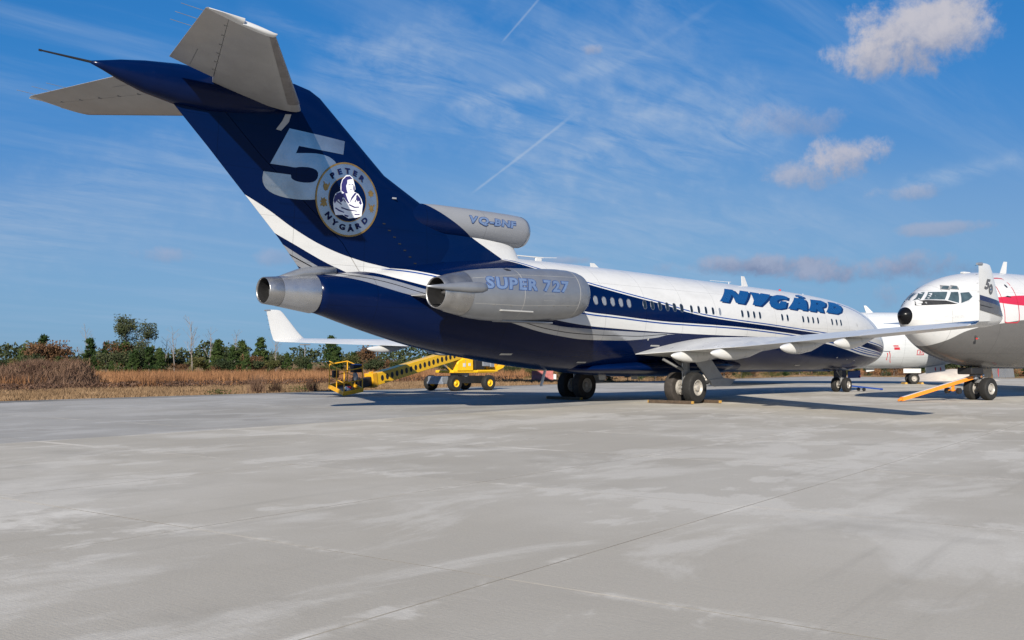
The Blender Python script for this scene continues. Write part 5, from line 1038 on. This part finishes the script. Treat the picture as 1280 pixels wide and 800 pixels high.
MB().box(W(6.0, 15.62, 1.5), (.75, .6, .7), None, .08).build('tank_housing', M['black'], bl)
MB().box(W(6.55, 15.4, 1.62), (.75, .30, .48), None, .03).box(W(6.9, 15.35, 1.48), (.3, .3, .3), None, .03).build('control_box', M['greymetal'], bl)
MB().box(W(7.35, 16.3, 1.45), (.9, 1.2, .6), None, .08).build('counterweight', M['yellow'], bl)
MB().box(W(6.6, 15.33, 1.12), (1.6, .06, .10), None, .01).build('deck_rail', M['yellow2'], bl)
g1 = ground(465, 49.6); bp, bq = W(g1[0], g1[1], .72), W(6.3, 16.0, 2.42); bd = (bq-bp).normalized(); bm_q = (bq-bp).to_track_quat('X', 'Z').to_matrix(); Lb = (bq-bp).length
boom = MB().box((bp+bq)/2, (Lb, .46, .62), bm_q, .03).build('boom', M['yellow2'], bl)
by = bm_q @ Vector((0, -1, 0)); bzv = bm_q @ Vector((0, 0, 1)); nh = 20
for k in range(nh):
    c = bp+bd*(.55+k*.405)+by*.231
    if .55+k*.405 > Lb-.4: break
    n = 18; v = [c+by*.006]+[c+by*.006+bd*.115*math.cos(2*math.pi*j/n)+bzv*.15*math.sin(2*math.pi*j/n) for j in range(n)]+[c-by*.004+bd*.115*math.cos(2*math.pi*j/n)+bzv*.15*math.sin(2*math.pi*j/n) for j in range(n)]
    mk('boom_opening', v, [(0, j+1, (j+1) % n+1) for j in range(n)]+[(j+1, n+j+1, n+(j+1) % n+1, (j+1) % n+1) for j in range(n)], M['dark'], boom)
MB().box(bp-bd*.05, (.35, .54, .72), bm_q, .02).box(bp+bzv*.34, (.2, .12, .16), bm_q).build('boom_collar', M['yellow'], boom)
MB().box(bp-bd*.62+Vector((0, 0, -.02)), (1.1, .36, .46), bm_q, .06).build('boom_extension', M['black'], boom)
MB().bar(W(4.2, 15.75, 1.1), bp+bd*6.0-bzv*.2, .09, 12).build('lift_cylinder', M['steel'], bl)
# basket
bk = MB(); g2 = ground(430, 46.4); ang = R(-13); bx, byy = g2[0]+.68, g2[1]+.79; c_, s_ = math.cos(ang), math.sin(ang)
Bp = lambda a, b, z: W(bx+a*c_-b*s_, byy+a*s_+b*c_, z-.10+.17*(b+.92)+.17*(a+.48))           # a along depth, b along width
def rail(mb, a, b, r=.026): mb.bar(Bp(*a), Bp(*b), r, 8)
fl = MB(); 
for a0, b0, a1, b1 in ((-.48, -.92, .48, -.92), (.48, -.92, .48, .92), (.48, .92, -.48, .92), (-.48, .92, -.48, -.92)):
    fl.beam(Bp(a0, b0, .24), Bp(a1, b1, .24), .05, .19)
bask = fl.build('basket', M['yellow'], bl)
MB().add([Bp(a, b, z) for z in (.17, .20) for a, b in ((-.46, -.9), (.46, -.9), (.46, .9), (-.46, .9))], [(0, 1, 2, 3), (4, 7, 6, 5)]+[(i, (i+1) % 4, 4+(i+1) % 4, 4+i) for i in range(4)]).build('basket_floor', M['black'], bask)
rl = MB()
for a, b in ((-.46, -.9), (.46, -.9), (.46, .9), (-.46, .9), (-.46, 0), (.46, 0)): rail(rl, (a, b, .2), (a, b, 1.28 if b > -.5 else 1.42))
for z in (.72, 1.28):
    for (a0, b0), (a1, b1) in (((-.46, .0), (-.46, .9)), ((-.46, .9), (.46, .9)), ((.46, .9), (.46, -.9)), ((.46, -.9), (-.46, -.9)), ((-.46, -.9), (-.46, 0))):
        rail(rl, (a0, b0, z), (a1, b1, z))
rail(rl, (-.46, .9, 1.42), (-.46, .3, 1.42)); rl.build('guard_rail', M['yellow'], bask)
MB().box(Bp(.30, -.55, 1.2), (.5, .36, .36), Matrix.Rotation(ang, 3, 'Z'), .04).build('control_panel', M['black'], bask); MB().box(Bp(.3, -.56, 1.395), (.44, .34, .03), Matrix.Rotation(ang, 3, 'Z') @ Matrix.Rotation(R(6), 3, 'X'), .01).build('panel_lid', M['blue'], bask)
MB().bar(Bp(.20, -.6, .85), Bp(.28, -.6, .85), .21, 20).build('round_plate', M['greymetal'], bask)
MB().box(Bp(-.30, .55, .85), (.3, .2, .34), Matrix.Rotation(ang, 3, 'Z'), .03).build('lamp_box', M['black'], bask)
MB().bar(Bp(-.15, -.8, .30), Bp(-.12, -.25, .30), .09, 12).build('rolled_sheet', M['white'], bask); MB().box(Bp(.05, -.3, .30), (.16, .12, .12), None, .02).build('red_tin', M['red'], bask)
MB().beam(bp-bd*1.1, Bp(.50, .1, .5), .24, .3).build('basket_mount', M['black'], bl)
